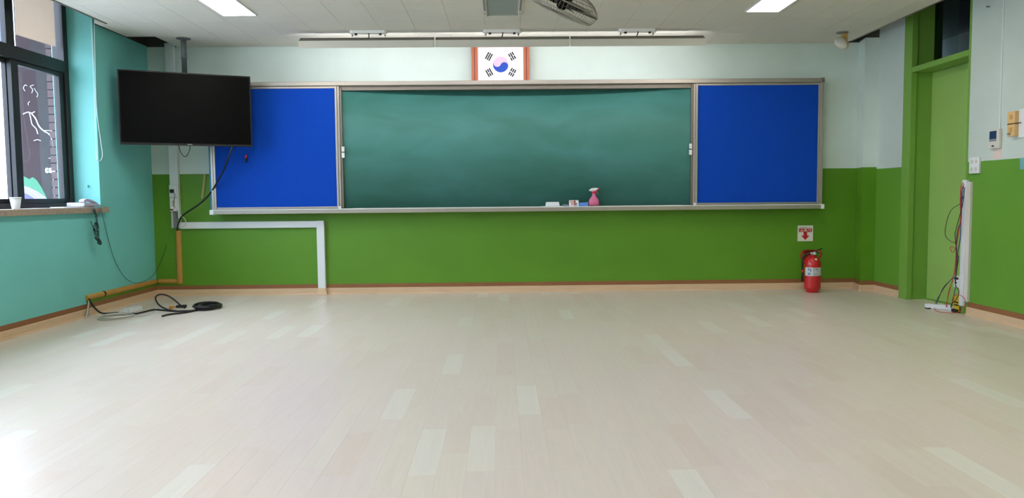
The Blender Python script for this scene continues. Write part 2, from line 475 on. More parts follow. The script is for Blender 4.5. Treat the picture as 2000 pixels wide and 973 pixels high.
build('ceiling_field', bx(CL, CR, YR, 5.519, ZC, ZC + 0.0085), M_ceil, ceiling)
build('edge_trim', bx(CL - 0.018, CL, 3.0, 6.735, ZC - 0.006, ZC + 0.06), M_alu_dark, ceiling, bevel=0.002)
build('edge_trim', bx(CR, CR + 0.02, 2.0, 7.70, ZC - 0.003, ZC + 0.03), M_alu_dark, ceiling, bevel=0.002)

# baseboards: pale wood skirting with a brown painted band above
def skirt(name, pts, joints=()):
    """pts: floor line of the wall face; skirting pieces between points"""
    root = thing(name, (pts[0][0], pts[0][1], 0), kind='structure')
    for i in range(len(pts) - 1):
        a = Vector((*pts[i], 0)); b2 = Vector((*pts[i + 1], 0)); d = (b2 - a).normalized(); nn = Vector((d.y, -d.x, 0))
        prof_w = [(0, 0), (0.020, 0), (0.019, 0.008), (0.013, 0.013), (0.012, 0.060), (0.008, 0.064), (0, 0.064)]
        prof_b = [(0, 0.064), (0.003, 0.064), (0.003, 0.104), (0, 0.104)]
        cuts = [0.0] + [j for j in joints if i == 0] + [(b2 - a).length]
        for c0, c1 in zip(cuts[:-1], cuts[1:]):
            mb_ = MB().prism(prof_w, lambda u, v, s_: a + d * s_ + nn * u + Vector((0, 0, v)), c0 + (0.0008 if c0 else 0), c1)
            build('skirting_board', mb_, M_skirt, root)
        mb_ = MB().prism(prof_b, lambda u, v, s_: a + d * s_ + nn * u + Vector((0, 0, v)), 0, (b2 - a).length)
        build('painted_band', mb_, M_brown, root)
    return root
skirt('baseboard_left', [(XL, YR), (XL, YB)])
skirt('baseboard_back', [(XL, YB), (3.622, YB), (3.572, 7.56), (XR, 7.56)], joints=(4.60,))
skirt('baseboard_right', [(XR, 7.56), (XR, 7.065)])
skirt('baseboard_right_near', [(XR, 6.02), (XR, YR)])

# windows
def window(name, y0, y1, mull, detailed):
    x = -3.77
    root = thing(name, (x, (y0 + y1) / 2, 0.915), kind='structure')
    f = MB()
    f.box(x - 0.05, x + 0.05, y1 - 0.065, y1, 0.915, WZ1).box(x - 0.05, x + 0.05, y0, y0 + 0.08, 0.915, WZ1)
    f.box(x - 0.05, x + 0.05, y0, y1, 0.915, 0.955).box(x - 0.05, x + 0.05, y0, y1, 2.76, WZ1)
    build('outer_frame', f, M_blackframe, root, bevel=0.003)
    build('transom_bar', bx(x - 0.05, x + 0.055, y0 + 0.08, y1 - 0.065, 2.065, 2.165), M_blackframe, root, bevel=0.004)
    build('window_sill', bx(-3.86, -3.462, y0 - 0.08, y1 + 0.075, 0.868, 0.915), M_granite, root, bevel=0.004)
    edges = [y1 - 0.065] + mull + [y0 + 0.08]
    for i in range(len(edges) - 1):
        b2, a = edges[i], edges[i + 1]
        off = 0.018 if i % 2 == 0 else -0.022
        s_ = MB()
        xa, xb = x + off - 0.018, x + off + 0.018
        hi, lo = b2 + (0.03 if i else 0), a - (0.03 if i < len(edges) - 2 else 0)
        st1 = 0.065 if i == 0 else 0.065
        s_.box(xa, xb, hi - st1, hi, 0.955, 2.065).box(xa, xb, lo, lo + 0.085, 0.955, 2.065)
        s_.box(xa, xb, lo + 0.085, hi - st1, 0.955, 0.992).box(xa, xb, lo + 0.085, hi - st1, 2.03, 2.065)
        sash = build('sash', s_, M_blackframe, root, bevel=0.002)
        build('pane', bx(x + off - 0.002, x + off + 0.002, lo + 0.08, hi - st1 + 0.005, 0.988, 2.034), M_glass, sash)
        u_ = MB()
        u_.box(x - 0.02, x + 0.02, a - 0.045, a + 0.055, 2.165, 2.76)
        if i < len(edges) - 2: build('upper_mullion', u_, M_blackframe, root, bevel=0.002)
        build('upper_pane', bx(x - 0.002, x + 0.002, a, b2, 2.165, 2.76), M_glass, root)
    return root
w1 = window('window_1', 3.90, 6.78, [6.04, 5.38, 4.70], True)
window('window_2', 0.55, 3.43, [2.70, 2.0, 1.3], False)
window('window_3', -2.30, 0.08, [-0.6, -1.2, -1.75], False)
build('jamb_hook', MB().lathe([(0.012, 0), (0.008, 0.012), (0.004, 0.02), (0.009, 0.03)], (-3.60, 6.78, 1.10), 10, (0, -1, 0)), M_teal, w1)

# door in the right wall
d1 = thing('door_1', (XR, 6.55, 0), kind='structure')
XD = XR + 0.185
build('frame_post', bx(XR - 0.012, XR + 0.04, 6.93, 7.065, 0, 2.82), M_frame_green, d1, bevel=0.003)
build('frame_reveal', bx(XR + 0.04, XR + 0.24, 6.945, 7.0, 0, 2.82), M_frame_green, d1)
build('frame_post', bx(XR - 0.004, XR + 0.22, 6.075, 6.10, 0, 2.82), M_frame_green, d1, bevel=0.002)
build('transom_bar', bx(XR - 0.008, XR + 0.24, 6.10, 6.945, 2.05, 2.098), M_frame_green, d1, bevel=0.003)
leaf = build('door_leaf', bx(XD, XD + 0.04, 6.103, 6.944, 0.012, 2.048), M_leaf_green, d1)
build('threshold', bx(XD - 0.02, XD + 0.2, 6.10, 6.945, -0.02, 0.010), M_frame_green, d1)
build('transom_pane', bx(XD + 0.01, XD + 0.016, 6.10, 6.945, 2.098, 2.82), M_tintglass, d1)
# dim corridor behind the transom glass
mb = MB().box(XR + 2.2, XR + 2.3, 3.0, 10.5, -0.08, 3.0).box(XR + 0.3, XR + 2.3, 3.0, 10.5, 3.0, 3.1).box(XR + 0.3, XR + 2.3, 3.0, 10.5, -0.1, -0.08)
mb.box(XR + 0.3, XR + 2.3, 2.9, 3.0, -0.1, 3.1).box(XR + 0.3, XR + 2.3, 10.5, 10.6, -0.1, 2.68)  # far end wall stops short: gap added to let some sky light in
mb.box(XR + 0.2, XR + 0.3, YB + 0.25, 10.5, -0.1, 3.1)
structure(build('wall_corridor', mb, M_corridor))

structure(build('added_shade_slab', bx(-5.75, XL - 0.35, 6.95, 8.9, 3.42, 3.52), M_void))  # unseen slab, added to keep sky light off the garden wall
# outside: ground, painted garden wall with brick pier
structure(build('ground_outside', bx(-40, -3.86, -30, 40, -0.5, -0.4), M_ground))
gw = thing('garden_wall', (-5.1, 8.75, -0.4), 'grey rendered wall with white paint marks and a pink brick edge outside the window', 'wall')
build('rendered_face', bx(-5.345, -5.02, 8.70, 8.9, -0.4, 3.6), M_outwall, gw)
for r_ in range(44):
    zz = -0.4 + r_ * 0.09
    sh = 0.11 if r_ % 2 else 0.0
    for k in range(3):
        xa = -5.02 + k * 0.22 - sh; xb = xa + 0.21
        xa = max(xa, -5.015); xb = min(xb, -4.45)
        if xb - xa > 0.03: build('brick', bx(xa, xb, 8.69, 8.9, zz, zz + 0.078), M_brick, gw)
build('mortar_core', bx(-5.015, -4.46, 8.70, 8.89, -0.4, 3.55), M_outwall, gw)
YW = 8.697
def mark(pts, r_): return tb([(p[0], p[1], p[2]) for p in pts], r_, seg=6)
mb = MB()
for pts, r_ in (
    ([(-5.2638, 8.6970, 2.1932), (-5.2789, 8.6970, 2.2270), (-5.2603, 8.6970, 2.2606), (-5.2384, 8.6970, 2.2492)], 0.006),
    ([(-5.1917, 8.6970, 2.1702), (-5.1785, 8.6970, 2.2095), (-5.2049, 8.6970, 2.2433), (-5.1646, 8.6970, 2.2599)], 0.006),
    ([(-5.1377, 8.6970, 2.1249), (-5.1247, 8.6970, 2.1585), (-5.1455, 8.6970, 2.1924), (-5.1607, 8.6970, 2.2262)], 0.005),
    ([(-5.2325, 8.6970, 2.0356), (-5.2370, 8.6970, 2.0581), (-5.2189, 8.6970, 2.0805)], 0.006),
    ([(-5.2994, 8.6970, 1.9403), (-5.2419, 8.6970, 1.9624), (-5.2030, 8.6970, 1.9509), (-5.1683, 8.6970, 1.9675)], 0.009),
    ([(-5.2306, 8.6970, 1.9624), (-5.2169, 8.6970, 1.9002), (-5.2037, 8.6970, 1.8267), (-5.1611, 8.6970, 1.7755), (-5.1470, 8.6970, 1.7189)], 0.009),
    ([(-5.2033, 8.6970, 1.9452), (-5.1610, 8.6970, 1.8885), (-5.1311, 8.6970, 1.8092), (-5.0775, 8.6970, 1.7522), (-5.0226, 8.6970, 1.7178), (-4.9972, 8.6970, 1.6610), (-4.9844, 8.6970, 1.5759)], 0.012),
    ([(-5.0885, 8.6970, 1.7580), (-5.0320, 8.6970, 1.7575), (-4.9814, 8.6970, 1.7515)], 0.006),
    ([(-5.1960, 8.6970, 1.6457), (-5.1558, 8.6970, 1.6567), (-5.1168, 8.6970, 1.6450)], 0.007),
    ([(-5.0416, 8.6970, 1.4514), (-4.9852, 8.6970, 1.4453)], 0.005),
    ([(-5.0095, 8.6970, 1.2975), (-5.0021, 8.6970, 1.2176), (-4.9958, 8.6970, 1.1148), (-4.9957, 8.6970, 1.0004)], 0.008)):
    mb.tube(pts, r_ * 0.62, seg=6)
for c_, rx_, rz_ in (([(-5.0654, 8.6970, 1.3151)][0], 0.02, 0.03), ([(-5.0143, 8.6970, 1.3147)][0], 0.045, 0.03)):
    mb.prism([(c_[0] + rx_ * math.cos(q * PI / 6), c_[2] + rz_ * math.sin(q * PI / 6)) for q in range(12)], lambda a, b2, d: (a, d, b2), 8.692, 8.70)
build('paint_marks', mb, M_chalkpaint, gw)
def flat_poly(name, pts, m, y0):
    mb_ = MB().prism([(p[0], p[2]) for p in pts], lambda a, b2, d: (a, d, b2), y0, 8.70)
    return build(name, mb_, m, gw)
flat_poly('mural_shape', [(-5.3408, 8.6970, 1.2549), (-5.3073, 8.6970, 1.2432), (-5.2688, 8.6970, 1.2201), (-5.2279, 8.6970, 1.2425), (-5.1843, 8.6970, 1.2079), (-5.1423, 8.6970, 1.1390), (-5.1117, 8.6970, 1.0702), (-5.0708, 8.6970, 0.9782), (-5.0788, 8.6970, 0.8178), (-5.3861, 8.6970, 0.8208)], M_mgreen, 8.695)
flat_poly('mural_shape', [(-5.3443, 8.6940, 1.1522), (-5.2660, 8.6940, 1.1287), (-5.1775, 8.6940, 1.0822), (-5.1009, 8.6940, 1.0243), (-5.0531, 8.6940, 0.9552), (-5.0600, 8.6940, 0.8177), (-5.3843, 8.6940, 0.8208)], M_mlav, 8.692)
flat_poly('mural_shape', [(-5.3466, 8.6910, 1.0723), (-5.2910, 8.6910, 1.0489), (-5.2252, 8.6910, 1.0026), (-5.1821, 8.6910, 0.9564), (-5.1891, 8.6910, 0.8190), (-5.3824, 8.6910, 0.8209)], M_mviolet, 8.689)
dp = thing('downpipe', (-5.44, 7.6, -0.4), 'blue grey vertical pipe outside the left window pane', 'pipe')
px_ = [(-4.7760, 7.6000, 1.6860)][0][0]
build('pipe', MB().lathe([(0.035, 0), (0.035, 4.0)], (px_, 7.6, -0.4), 14), M_pipe, dp)

# ---------------------------------------------------------------- lighting fixtures
def ceiling_panel(x0, x1, y0, y1, label, group):
    t_ = thing('ceiling_light', ((x0 + x1) / 2, (y0 + y1) / 2, ZC), label, 'ceiling light', group)
    fr = MB()
    z0 = ZC - 0.008
    fr.box(x0 - 0.012, x0, y0 - 0.012, y1 + 0.012, z0, ZC - 0.0005).box(x1, x1 + 0.012, y0 - 0.012, y1 + 0.012, z0, ZC - 0.0005)
    fr.box(x0, x1, y0 - 0.012, y0, z0, ZC - 0.0005).box(x0, x1, y1, y1 + 0.012, z0, ZC - 0.0005)
    build('frame', fr, M_white, t_)
    build('diffuser', bx(x0, x1, y0, y1, ZC - 0.006, ZC - 0.001), M_panel, t_)
    return t_
GP = 'flush panel lights in the classroom ceiling'
ceiling_panel(-2.262, -1.997, 5.22, 6.455, 'bright flush ceiling light panel on the left, above the television side', GP)
ceiling_panel(2.045, 2.31, 5.20, 6.435, 'bright flush ceiling light panel on the right, towards the green door', GP)
for yy in (2.3, -0.6):
    for xx in (-2.13, 2.18):
        ceiling_panel(xx - 0.13, xx + 0.13, yy, yy + 1.24, 'flush ceiling light panel further back along the classroom ceiling', GP)

def board_light(x0, x1, xb, label):
    t_ = thing('board_light', ((x0 + x1) / 2, 7.10, ZC), label, 'board light', 'row of hooded lamps hung above the chalkboard')
    xm = (x0 + x1) / 2
    a, b2 = x0 + 0.004, x1 - 0.004
    prof = [(7.060, 2.327), (7.064, 2.327), (7.084, 2.3955), (7.080, 2.397)]
    build('hood', MB().prism(prof, lambda y_, z_, d: (d, y_, z_), a, b2), M_hood, t_)
    prof = [(7.080, 2.397), (7.084, 2.3955), (7.142, 2.430), (7.140, 2.434)]
    build('top_strip', MB().prism(prof, lambda y_, z_, d: (d, y_, z_), a, b2), M_alu_dark, t_)
    for xe in (a, b2 - 0.003):
        build('end_cap', MB().prism([(7.062, 2.327), (7.082, 2.397), (7.141, 2.432), (7.135, 2.36)], lambda y_, z_, d: (d, y_, z_), xe, xe + 0.003), M_hood, t_)
    ln_ = Vector((0, 0.88, -0.475)); up_ = Vector((0, 0.475, 0.88)); lc = Vector((xm, 7.102, 2.372))
    build('lamp_body', MB().obox(lc - ln_ * 0.010, (1, 0, 0), ln_, up_, (b2 - a) / 2 - 0.03, 0.008, 0.016), M_white, t_)
    build('lamp_face', MB().obox(lc, (1, 0, 0), ln_, up_, (b2 - a) / 2 - 0.032, 0.0015, 0.0145), M_tube, t_)
    # canopy on the ceiling, two wires, cord
    c0, c1 = xb
    pl = MB().prism([(c0, 7.075), (c0 + 0.02, 7.055), (c1 - 0.02, 7.055), (c1, 7.075), (c1, 7.10), (c1 - 0.02, 7.12), (c0 + 0.02, 7.12), (c0, 7.10)], lambda p_, q_, d: (p_, q_, d), ZC - 0.028, ZC - 0.0005)
    cn = build('ceiling_bracket', pl, M_bright, t_, bevel=0.003)
    cx = (c0 + c1) / 2
    for s_ in (-1, 1):
        build('knob', MB().lathe([(0.011, 0), (0.013, 0.006), (0.009, 0.016)], (cx + s_ * 0.11, 7.07, ZC - 0.044), 10), M_black, cn)
        wx = cx + s_ * 0.148
        wr = tb([(wx, 7.10, ZC - 0.028), (wx, 7.11, 2.43)], 0.0022, seg=6, smooth=1)
        wr.lathe([(0.006, -0.006), (0.009, 0), (0.006, 0.006)], (wx, 7.105, 2.446), 8)
        build('hanging_wire', wr, M_grey, t_)
    build('power_cord', tb([(cx, 7.07, ZC - 0.03), (cx + 0.006, 7.07, 2.46), (cx + 0.004, 7.09, 2.44), (cx - 0.002, 7.11, 2.425)], 0.0055, seg=8), M_cable, t_)
board_light(-1.815, -0.587, (-1.35, -1.015), 'left hooded lamp of the row above the chalkboard')
board_light(-0.583, 0.645, (-0.145, 0.20), 'middle hooded lamp of the row, hanging above the framed flag')
board_light(0.649, 1.880, (1.085, 1.43), 'right hooded lamp of the row above the chalkboard')

# ---------------------------------------------------------------- chalkboard
cb = thing('chalkboard', (0.18, 7.70, 0.82), 'wide aluminium framed chalkboard with curved green centre and blue side boards', 'chalkboard')
FX0, FX1, FY = -2.858, 3.214, 7.65
build('top_rail', bx(FX0, FX1, FY, YB - 0.002, 2.077, 2.118), M_alu, cb, bevel=0.004)
build('upper_track', bx(FX0 + 0.03, FX1 - 0.03, FY + 0.03, YB - 0.004, 2.034, 2.078), M_alu_dark, cb)
tr = MB().box(FX0, FX1, 7.612, 7.70, 0.826, 0.866).box(FX0, FX1, 7.70, YB - 0.002, 0.832, 0.874)
build('chalk_tray', tr, M_alu, cb, bevel=0.003)
build('tray_lip', bx(FX0 + 0.01, FX1 - 0.01, 7.610, 7.618, 0.864, 0.872), M_white, cb, bevel=0.002)
build('end_rail', bx(FX0, FX0 + 0.024, FY, YB - 0.002, 0.866, 2.077), M_alu, cb, bevel=0.003)
build('end_rail', bx(FX1 - 0.030, FX1, FY, YB - 0.002, 0.866, 2.077), M_alu, cb, bevel=0.003)
build('corner_cap', bx(FX0 - 0.010, FX0 + 0.030, 7.606, 7.70, 0.824, 0.870), M_white, cb, bevel=0.003)
build('corner_cap', bx(FX1 - 0.026, FX1 + 0.006, 7.606, 7.70, 0.824, 0.870), M_white, cb, bevel=0.003)
build('corner_cap', bx(FX1 - 0.030, FX1 + 0.004, FY - 0.004, FY + 0.05, 2.076, 2.121), M_alu_dark, cb, bevel=0.003)
build('case_side', bx(FX0 - 0.045, FX0, 7.735, YB - 0.002, 0.872, 2.08), M_cyan, cb)
GX0, GX1 = -1.60, 1.93
mb = MB(); N_ = 48; vs = []; fs = []
for k in range(N_ + 1):
    u = k / N_; x = GX0 + (GX1 - GX0) * u
    y = 7.690 + 0.085 * (1 - (2 * u - 1) ** 2)
    vs += [(x, y, 0.872), (x, y, 2.06), (x, y + 0.006, 2.06), (x, y + 0.006, 0.872)]
for k in range(N_):
    a = 4 * k; b2 = a + 4
    for j in range(4): fs.append((a + j, a + (j + 1) % 4, b2 + (j + 1) % 4, b2 + j))
mb.add(vs, fs, True); mb.add([vs[0], vs[1], vs[2], vs[3]], [(0, 1, 2, 3)]); mb.add(vs[-4:], [(3, 2, 1, 0)])
build('green_panel', mb, M_chalk, cb)
def pin_board(x0, x1, inner):
    """sliding blue board with its own aluminium frame; inner = +1 when its inner edge is on the right"""
    p_ = build('blue_panel', bx(x0 + 0.01, x1 - 0.01, 7.662, 7.676, 0.885, 2.06), M_blue, cb)
    build('panel_rail', bx(x0, x1, 7.655, 7.68, 2.052, 2.072), M_alu, p_, bevel=0.002)
    build('panel_rail', bx(x0, x1, 7.655, 7.68, 0.874, 0.893), M_alu, p_, bevel=0.002)
    xo0, xo1 = (x0, x0 + 0.022) if inner > 0 else (x1 - 0.022, x1)
    build('panel_stile', bx(xo0, xo1, 7.652, 7.68, 0.874, 2.072), M_alu, p_, bevel=0.003)
    xi = x1 if inner > 0 else x0
    a, b2 = sorted((xi, xi - inner * 0.022))
    build('panel_stile', bx(a, b2, 7.650, 7.682, 0.874, 2.074), M_alu, p_, bevel=0.004)
    a, b2 = sorted((xi + inner * 0.001, xi + inner * 0.022))
    build('panel_stile', bx(a, b2, 7.655, 7.686, 0.876, 2.074), M_alu, p_, bevel=0.004)
    a, b2 = sorted((xi + inner * 0.023, xi + inner * 0.042))
    build('panel_stile', bx(a, b2, 7.664, 7.689, 0.878, 2.06), M_alu_dark, p_, bevel=0.002)
    for z_ in (1.432, 1.372):
        a, b2 = sorted((xi + inner * 0.034, xi + inner * 0.062))
        l_ = build('latch', bx(a, b2, 7.652, 7.667, z_, z_ + 0.05), M_white, p_, bevel=0.003)
    a, b2 = sorted((xi - inner * 0.010, xi + inner * 0.018))
    build('stile_foot', bx(a, b2, 7.644, 7.656, 0.868, 0.895), M_white, p_, bevel=0.002)
pin_board(-2.834, -1.600, 1)
pin_board(1.940, 3.184, -1)

# marker on the blue board
t_ = thing('marker_pen', (-2.508, 7.655, 1.337), 'small red and black pen fixed upright to the left blue board', 'pen')
build('pen_body', MB().lathe([(0.006, 0), (0.0095, 0.004), (0.0095, 0.038), (0.006, 0.041)], (-2.509, 7.651, 1.338), 12, (0.06, 0, 1)), M_black, t_)
build('pen_cap', MB().lathe([(0.007, 0), (0.0105, 0.003), (0.0105, 0.024), (0.005, 0.03)], (-2.5065, 7.650, 1.378), 12, (0.06, 0, 1)), M_red, t_)

# things on the chalk tray
YT, ZT = 7.655, 0.8665
ex = [(0.4120, 7.6550, 0.8702), (0.6111, 7.6550, 0.8683), (0.4480, 7.6550, 0.9157), (0.5807, 7.6550, 0.9144)]
t_ = thing('eraser_dish', ((ex[0][0] + ex[1][0]) / 2, YT, ZT), 'white plastic box standing on a flat white dish on the chalk tray', 'eraser box')
build('dish', MB().prism([(ex[0][0], 0.012), (ex[0][0] + 0.004, 0.002), (ex[0][0] + 0.012, 0), (ex[1][0] - 0.012, 0), (ex[1][0] - 0.004, 0.002), (ex[1][0], 0.012), (ex[1][0] - 0.008, 0.009), (ex[0][0] + 0.008, 0.009)], lambda a, z_, d: (a, d, ZT + z_), 7.622, 7.69), M_white, t_)
xa, xb = ex[2][0], ex[3][0]
vs = [(xa - 0.004, 7.628, ZT + 0.009), (xb + 0.004, 7.628, ZT + 0.009), (xb + 0.004, 7.684, ZT + 0.009), (xa - 0.004, 7.684, ZT + 0.009),
      (xa + 0.003, 7.634, ZT + 0.050), (xb - 0.003, 7.634, ZT + 0.050), (xb - 0.003, 7.678, ZT + 0.050), (xa + 0.003, 7.678, ZT + 0.050)]
build('box', MB().add(vs, [(3, 2, 1, 0), (4, 5, 6, 7), (0, 1, 5, 4), (1, 2, 6, 5), (2, 3, 7, 6), (3, 0, 4, 7)]), M_white, t_, bevel=0.004)
p_ = [(0.6158, 7.6500, 0.8683), (0.6719, 7.6500, 0.8678), (0.6770, 7.6500, 0.8677), (0.7000, 7.6500, 0.8675), (0.6847, 7.6500, 0.8677), (0.7740, 7.6500, 0.8668), (0.7766, 7.6500, 0.8668), (0.8711, 7.6500, 0.8659), (0.9273, 7.6500, 0.8653)]
t_ = thing('chalk_eraser', ((p_[0][0] + p_[1][0]) / 2, 7.665, ZT), 'small pale grey-blue chalk eraser lying between the white dish and the picture box', 'eraser')
build('felt_pad', bx(p_[0][0], p_[1][0], 7.645, 7.685, ZT, ZT + 0.014), M_pale_blue, t_, bevel=0.002)
build('grip', bx(p_[0][0] + 0.002, p_[1][0] - 0.002, 7.648, 7.682, ZT + 0.014, ZT + 0.026), M_grey, t_, bevel=0.002)
t_ = build('chalk_block', bx(p_[2][0], p_[3][0], 7.622, 7.640, ZT, ZT + 0.022), M_paper, bevel=0.002)
tag(t_, 'tiny white chalk block in front of the picture box on the tray', 'chalk')
x0, x1 = p_[4][0], p_[5][0]
t_ = thing('chalk_box', ((x0 + x1) / 2, 7.665, ZT), 'small white carton printed with pink and brown pictures on the chalk tray', 'box')
bxm = build('carton', bx(x0 - 0.002, x1, 7.644, 7.69, ZT, ZT + 0.066), M_paper, t_)
W_ = x1 - x0
for (a, b2, c_, d_, m) in ((0.02, 0.42, 0.042, 0.060, M_photo_a), (0.46, 0.66, 0.040, 0.062, M_photo_b), (0.14, 0.48, 0.022, 0.038, M_photo_a),
                           (0.52, 0.80, 0.022, 0.037, M_photo_b), (0.12, 0.46, 0.004, 0.018, M_paper), (0.50, 0.62, 0.004, 0.036, M_photo_a), (0.66, 0.76, 0.006, 0.016, M_bluefoam)):
    build('picture', bx(x0 + a * W_, x0 + b2 * W_, 7.6432, 7.6442, ZT + c_, ZT + d_), m, bxm)
vs = [(p_[6][0] - 0.004, 7.640, ZT), (p_[7][0] - 0.004, 7.640, ZT), (p_[7][0], 7.685, ZT), (p_[6][0], 7.685, ZT),
      (p_[6][0] + 0.002, 7.650, ZT + 0.040), (p_[7][0], 7.650, ZT + 0.043), (p_[7][0], 7.685, ZT + 0.043), (p_[6][0] + 0.002, 7.685, ZT + 0.040)]
t_ = build('sponge', MB().add(vs, [(3, 2, 1, 0), (4, 5, 6, 7), (0, 1, 5, 4), (1, 2, 6, 5), (2, 3, 7, 6), (3, 0, 4, 7)]), M_bluefoam, bevel=0.003)
tag(t_, 'light blue rectangular sponge beside the pink spray bottle', 'sponge')
bxc = p_[8][0]
t_ = thing('spray_bottle', (bxc, YT, ZT), 'pink spray bottle with white trigger head on the chalk tray', 'spray bottle')
BY = 7.655
build('bottle', MB().lathe([(0.044, 0.0), (0.050, 0.004), (0.050, 0.056), (0.047, 0.068), (0.038, 0.080), (0.028, 0.092), (0.020, 0.106), (0.0165, 0.122), (0.016, 0.140)], (bxc, BY, ZT), 28, sy=0.66), M_pink, t_)
build('liquid', MB().lathe([(0.0506, 0.003), (0.0506, 0.040)], (bxc, BY, ZT), 28, sy=0.67), M_liquid, t_)
build('collar', MB().lathe([(0.018, 0.132), (0.021, 0.134), (0.021, 0.154), (0.016, 0.160)], (bxc, BY, ZT), 20), M_hotpink, t_)
hd = [(-0.046, 0.156), (-0.048, 0.161), (-0.036, 0.176), (-0.018, 0.184), (0.012, 0.187), (0.038, 0.184), (0.040, 0.172), (0.028, 0.168), (0.016, 0.158), (0.008, 0.148), (-0.014, 0.148), (-0.018, 0.154)]
build('spray_head', MB().prism(hd, lambda a, b2, d: (bxc + a, d, ZT + b2), BY - 0.014, BY + 0.014), M_white, t_, bevel=0.003)
build('nozzle', MB().lathe([(0.008, 0), (0.009, 0.010), (0.007, 0.016)], (bxc + 0.039, BY, ZT + 0.178), 12, (1, 0, 0)), M_hotpink, t_)
build('trigger', tb([(bxc + 0.020, BY, ZT + 0.166), (bxc + 0.031, BY, ZT + 0.150), (bxc + 0.036, BY, ZT + 0.134), (bxc + 0.043, BY, ZT + 0.126)], 0.004, seg=8), M_hotpink, t_)

# framed flag standing on the board frame
FZ = 2.1185
FXC = 0.009
t_ = thing('framed_flag', (FXC, 7.72, FZ), 'national flag on white board between two red-brown wooden side rails, above the chalkboard', 'flag')
fy = 7.70
k_ = [(-0.2763, 7.7000, 2.1609), (-0.2131, 7.7000, 2.1605), (0.2379, 7.7000, 2.1572), (0.2962, 7.7000, 2.1568), (0.0136, 7.7000, 2.2788)]
fl0, fl1, fr0, fr1 = [q[0] for q in k_[:4]]
fc = (k_[4][0], k_[4][2])
build('flag_panel', bx(fl1 - 0.004, fr0 + 0.004, fy, fy + 0.008, FZ + 0.004, 2.455), M_paper, t_)
for a, b2 in ((fl0, fl1), (fr0, fr1)):
    wd = b2 - a
    sr = build('side_rail', MB().box(a, a + wd * 0.44, fy - 0.010, fy + 0.02, FZ, 2.47).box(a + wd * 0.56, b2, fy - 0.010, fy + 0.02, FZ, 2.47), M_rail_wood, t_, bevel=0.002)
    build('groove', bx(a + wd * 0.44, a + wd * 0.56, fy - 0.004, fy + 0.02, FZ, 2.47), M_groove, sr)
build('top_rail', bx(fl1, fr0, fy - 0.010, fy + 0.02, 2.448, 2.47), M_rail_wood, t_, bevel=0.002)
R_ = 0.0765
an = math.radians(-24)
def rot(x, y): return (fc[0] + x * math.cos(an) - y * math.sin(an), fc[1] + x * math.sin(an) + y * math.cos(an))
def arc(cx, cy, r_, a0, a1, n_=18): return [(cx + r_ * math.cos(a0 + (a1 - a0) * i / n_), cy + r_ * math.sin(a0 + (a1 - a0) * i / n_)) for i in range(n_ + 1)]
scurve = arc(-R_ / 2, 0, R_ / 2, PI, 2 * PI) + arc(R_ / 2, 0, R_ / 2, PI, 0)[1:]      # dips on the left, rises on the right
blue = scurve + arc(0, 0, R_, 0, -PI, 36)[1:-1]
red = list(reversed(scurve)) + arc(0, 0, R_, PI, 0, 36)[1:-1]
for nm, poly, m in (('taeguk_blue', blue, M_tblue), ('taeguk_red', red, M_tpink)):
    q_ = [rot(*p) for p in poly]
    me_mb = MB(); me_mb.add([(x, fy - 0.0010, z_) for x, z_ in q_], [tuple(range(len(q_)))])
    build(nm, me_mb, m, t_)
sc_ = 7.70 / 7.76
for nm, cx, cy, dirx, pattern in (('trigram', -0.1165, 0.079, 1, '111'), ('trigram', 0.113, 0.079, -1, '010'), ('trigram', -0.114, -0.078, -1, '101'), ('trigram', 0.1135, -0.078, 1, '000')):
    mb = MB()
    along = Vector((dirx * 0.485, 0, 0.874)).normalized(); across = Vector((along.z, 0, -along.x))
    outward = 1
    for j, ch in enumerate(pattern):
        c_ = Vector((fc[0] + cx, fy - 0.0012, fc[1] + cy)) + across * (j - 1) * 0.0195
        if ch == '1': mb.obox(c_, along, (0, 1, 0), across, 0.037, 0.0008, 0.006)
        else:
            for s_ in (-1, 1): mb.obox(c_ + along * s_ * 0.0205, along, (0, 1, 0), across, 0.0165, 0.0008, 0.006)
    build(nm, mb, M_ink, t_)

# ---------------------------------------------------------------- television on its ceiling pole
tv = thing('television', (-2.89, 7.21, 1.47), 'black flat television hung from the ceiling on a grey pole, turned to the room', 'television')
tl_, trr = Vector((-3.400, 6.97, 0)), Vector((-2.376, 7.45, 0))
U = (trr - tl_).normalized(); NV = Vector((U.y, -U.x, 0)); Z = Vector((0, 0, 1))
TVC = (tl_ + trr) / 2; HW = (trr - tl_).length / 2
z0, z1 = 1.474, 2.140
TC = TVC + Z * (z0 + z1) / 2; HH = (z1 - z0) / 2
build('cabinet', MB().obox(TC - NV * 0.022, U, NV, Z, HW, 0.018, HH), M_black, tv, bevel=0.004)
build('rear_housing', MB().obox(TC - NV * 0.062 - Z * 0.06, U, NV, Z, HW * 0.72, 0.024, HH * 0.66), M_black, tv, bevel=0.015)
build('screen', MB().obox(TC - NV * 0.003 + Z * 0.006, U, NV, Z, HW - 0.010, 0.001, HH - 0.014), M_screen, tv)
bz = MB()
for s_ in (-1, 1):
    bz.obox(TC + U * s_ * (HW - 0.005) - NV * 0.002, U, NV, Z, 0.005, 0.003, HH)
bz.obox(TC + Z * (HH - 0.005) - NV * 0.002, U, NV, Z, HW - 0.01, 0.003, 0.005).obox(TC - Z * (HH - 0.009) - NV * 0.002, U, NV, Z, HW - 0.01, 0.003, 0.009)
build('bezel', bz, M_black, tv)
build('badge', MB().obox(TC - Z * (HH - 0.010) + NV * 0.0015 + U * 0.012, U, NV, Z, 0.021, 0.001, 0.0045), M_steel, tv)
PX0 = TVC - NV * 0.176
build('pole', MB().lathe([(0.026, 2.30), (0.026, ZC - 0.004)], (PX0.x, PX0.y, 0), 20), M_poledark, tv)
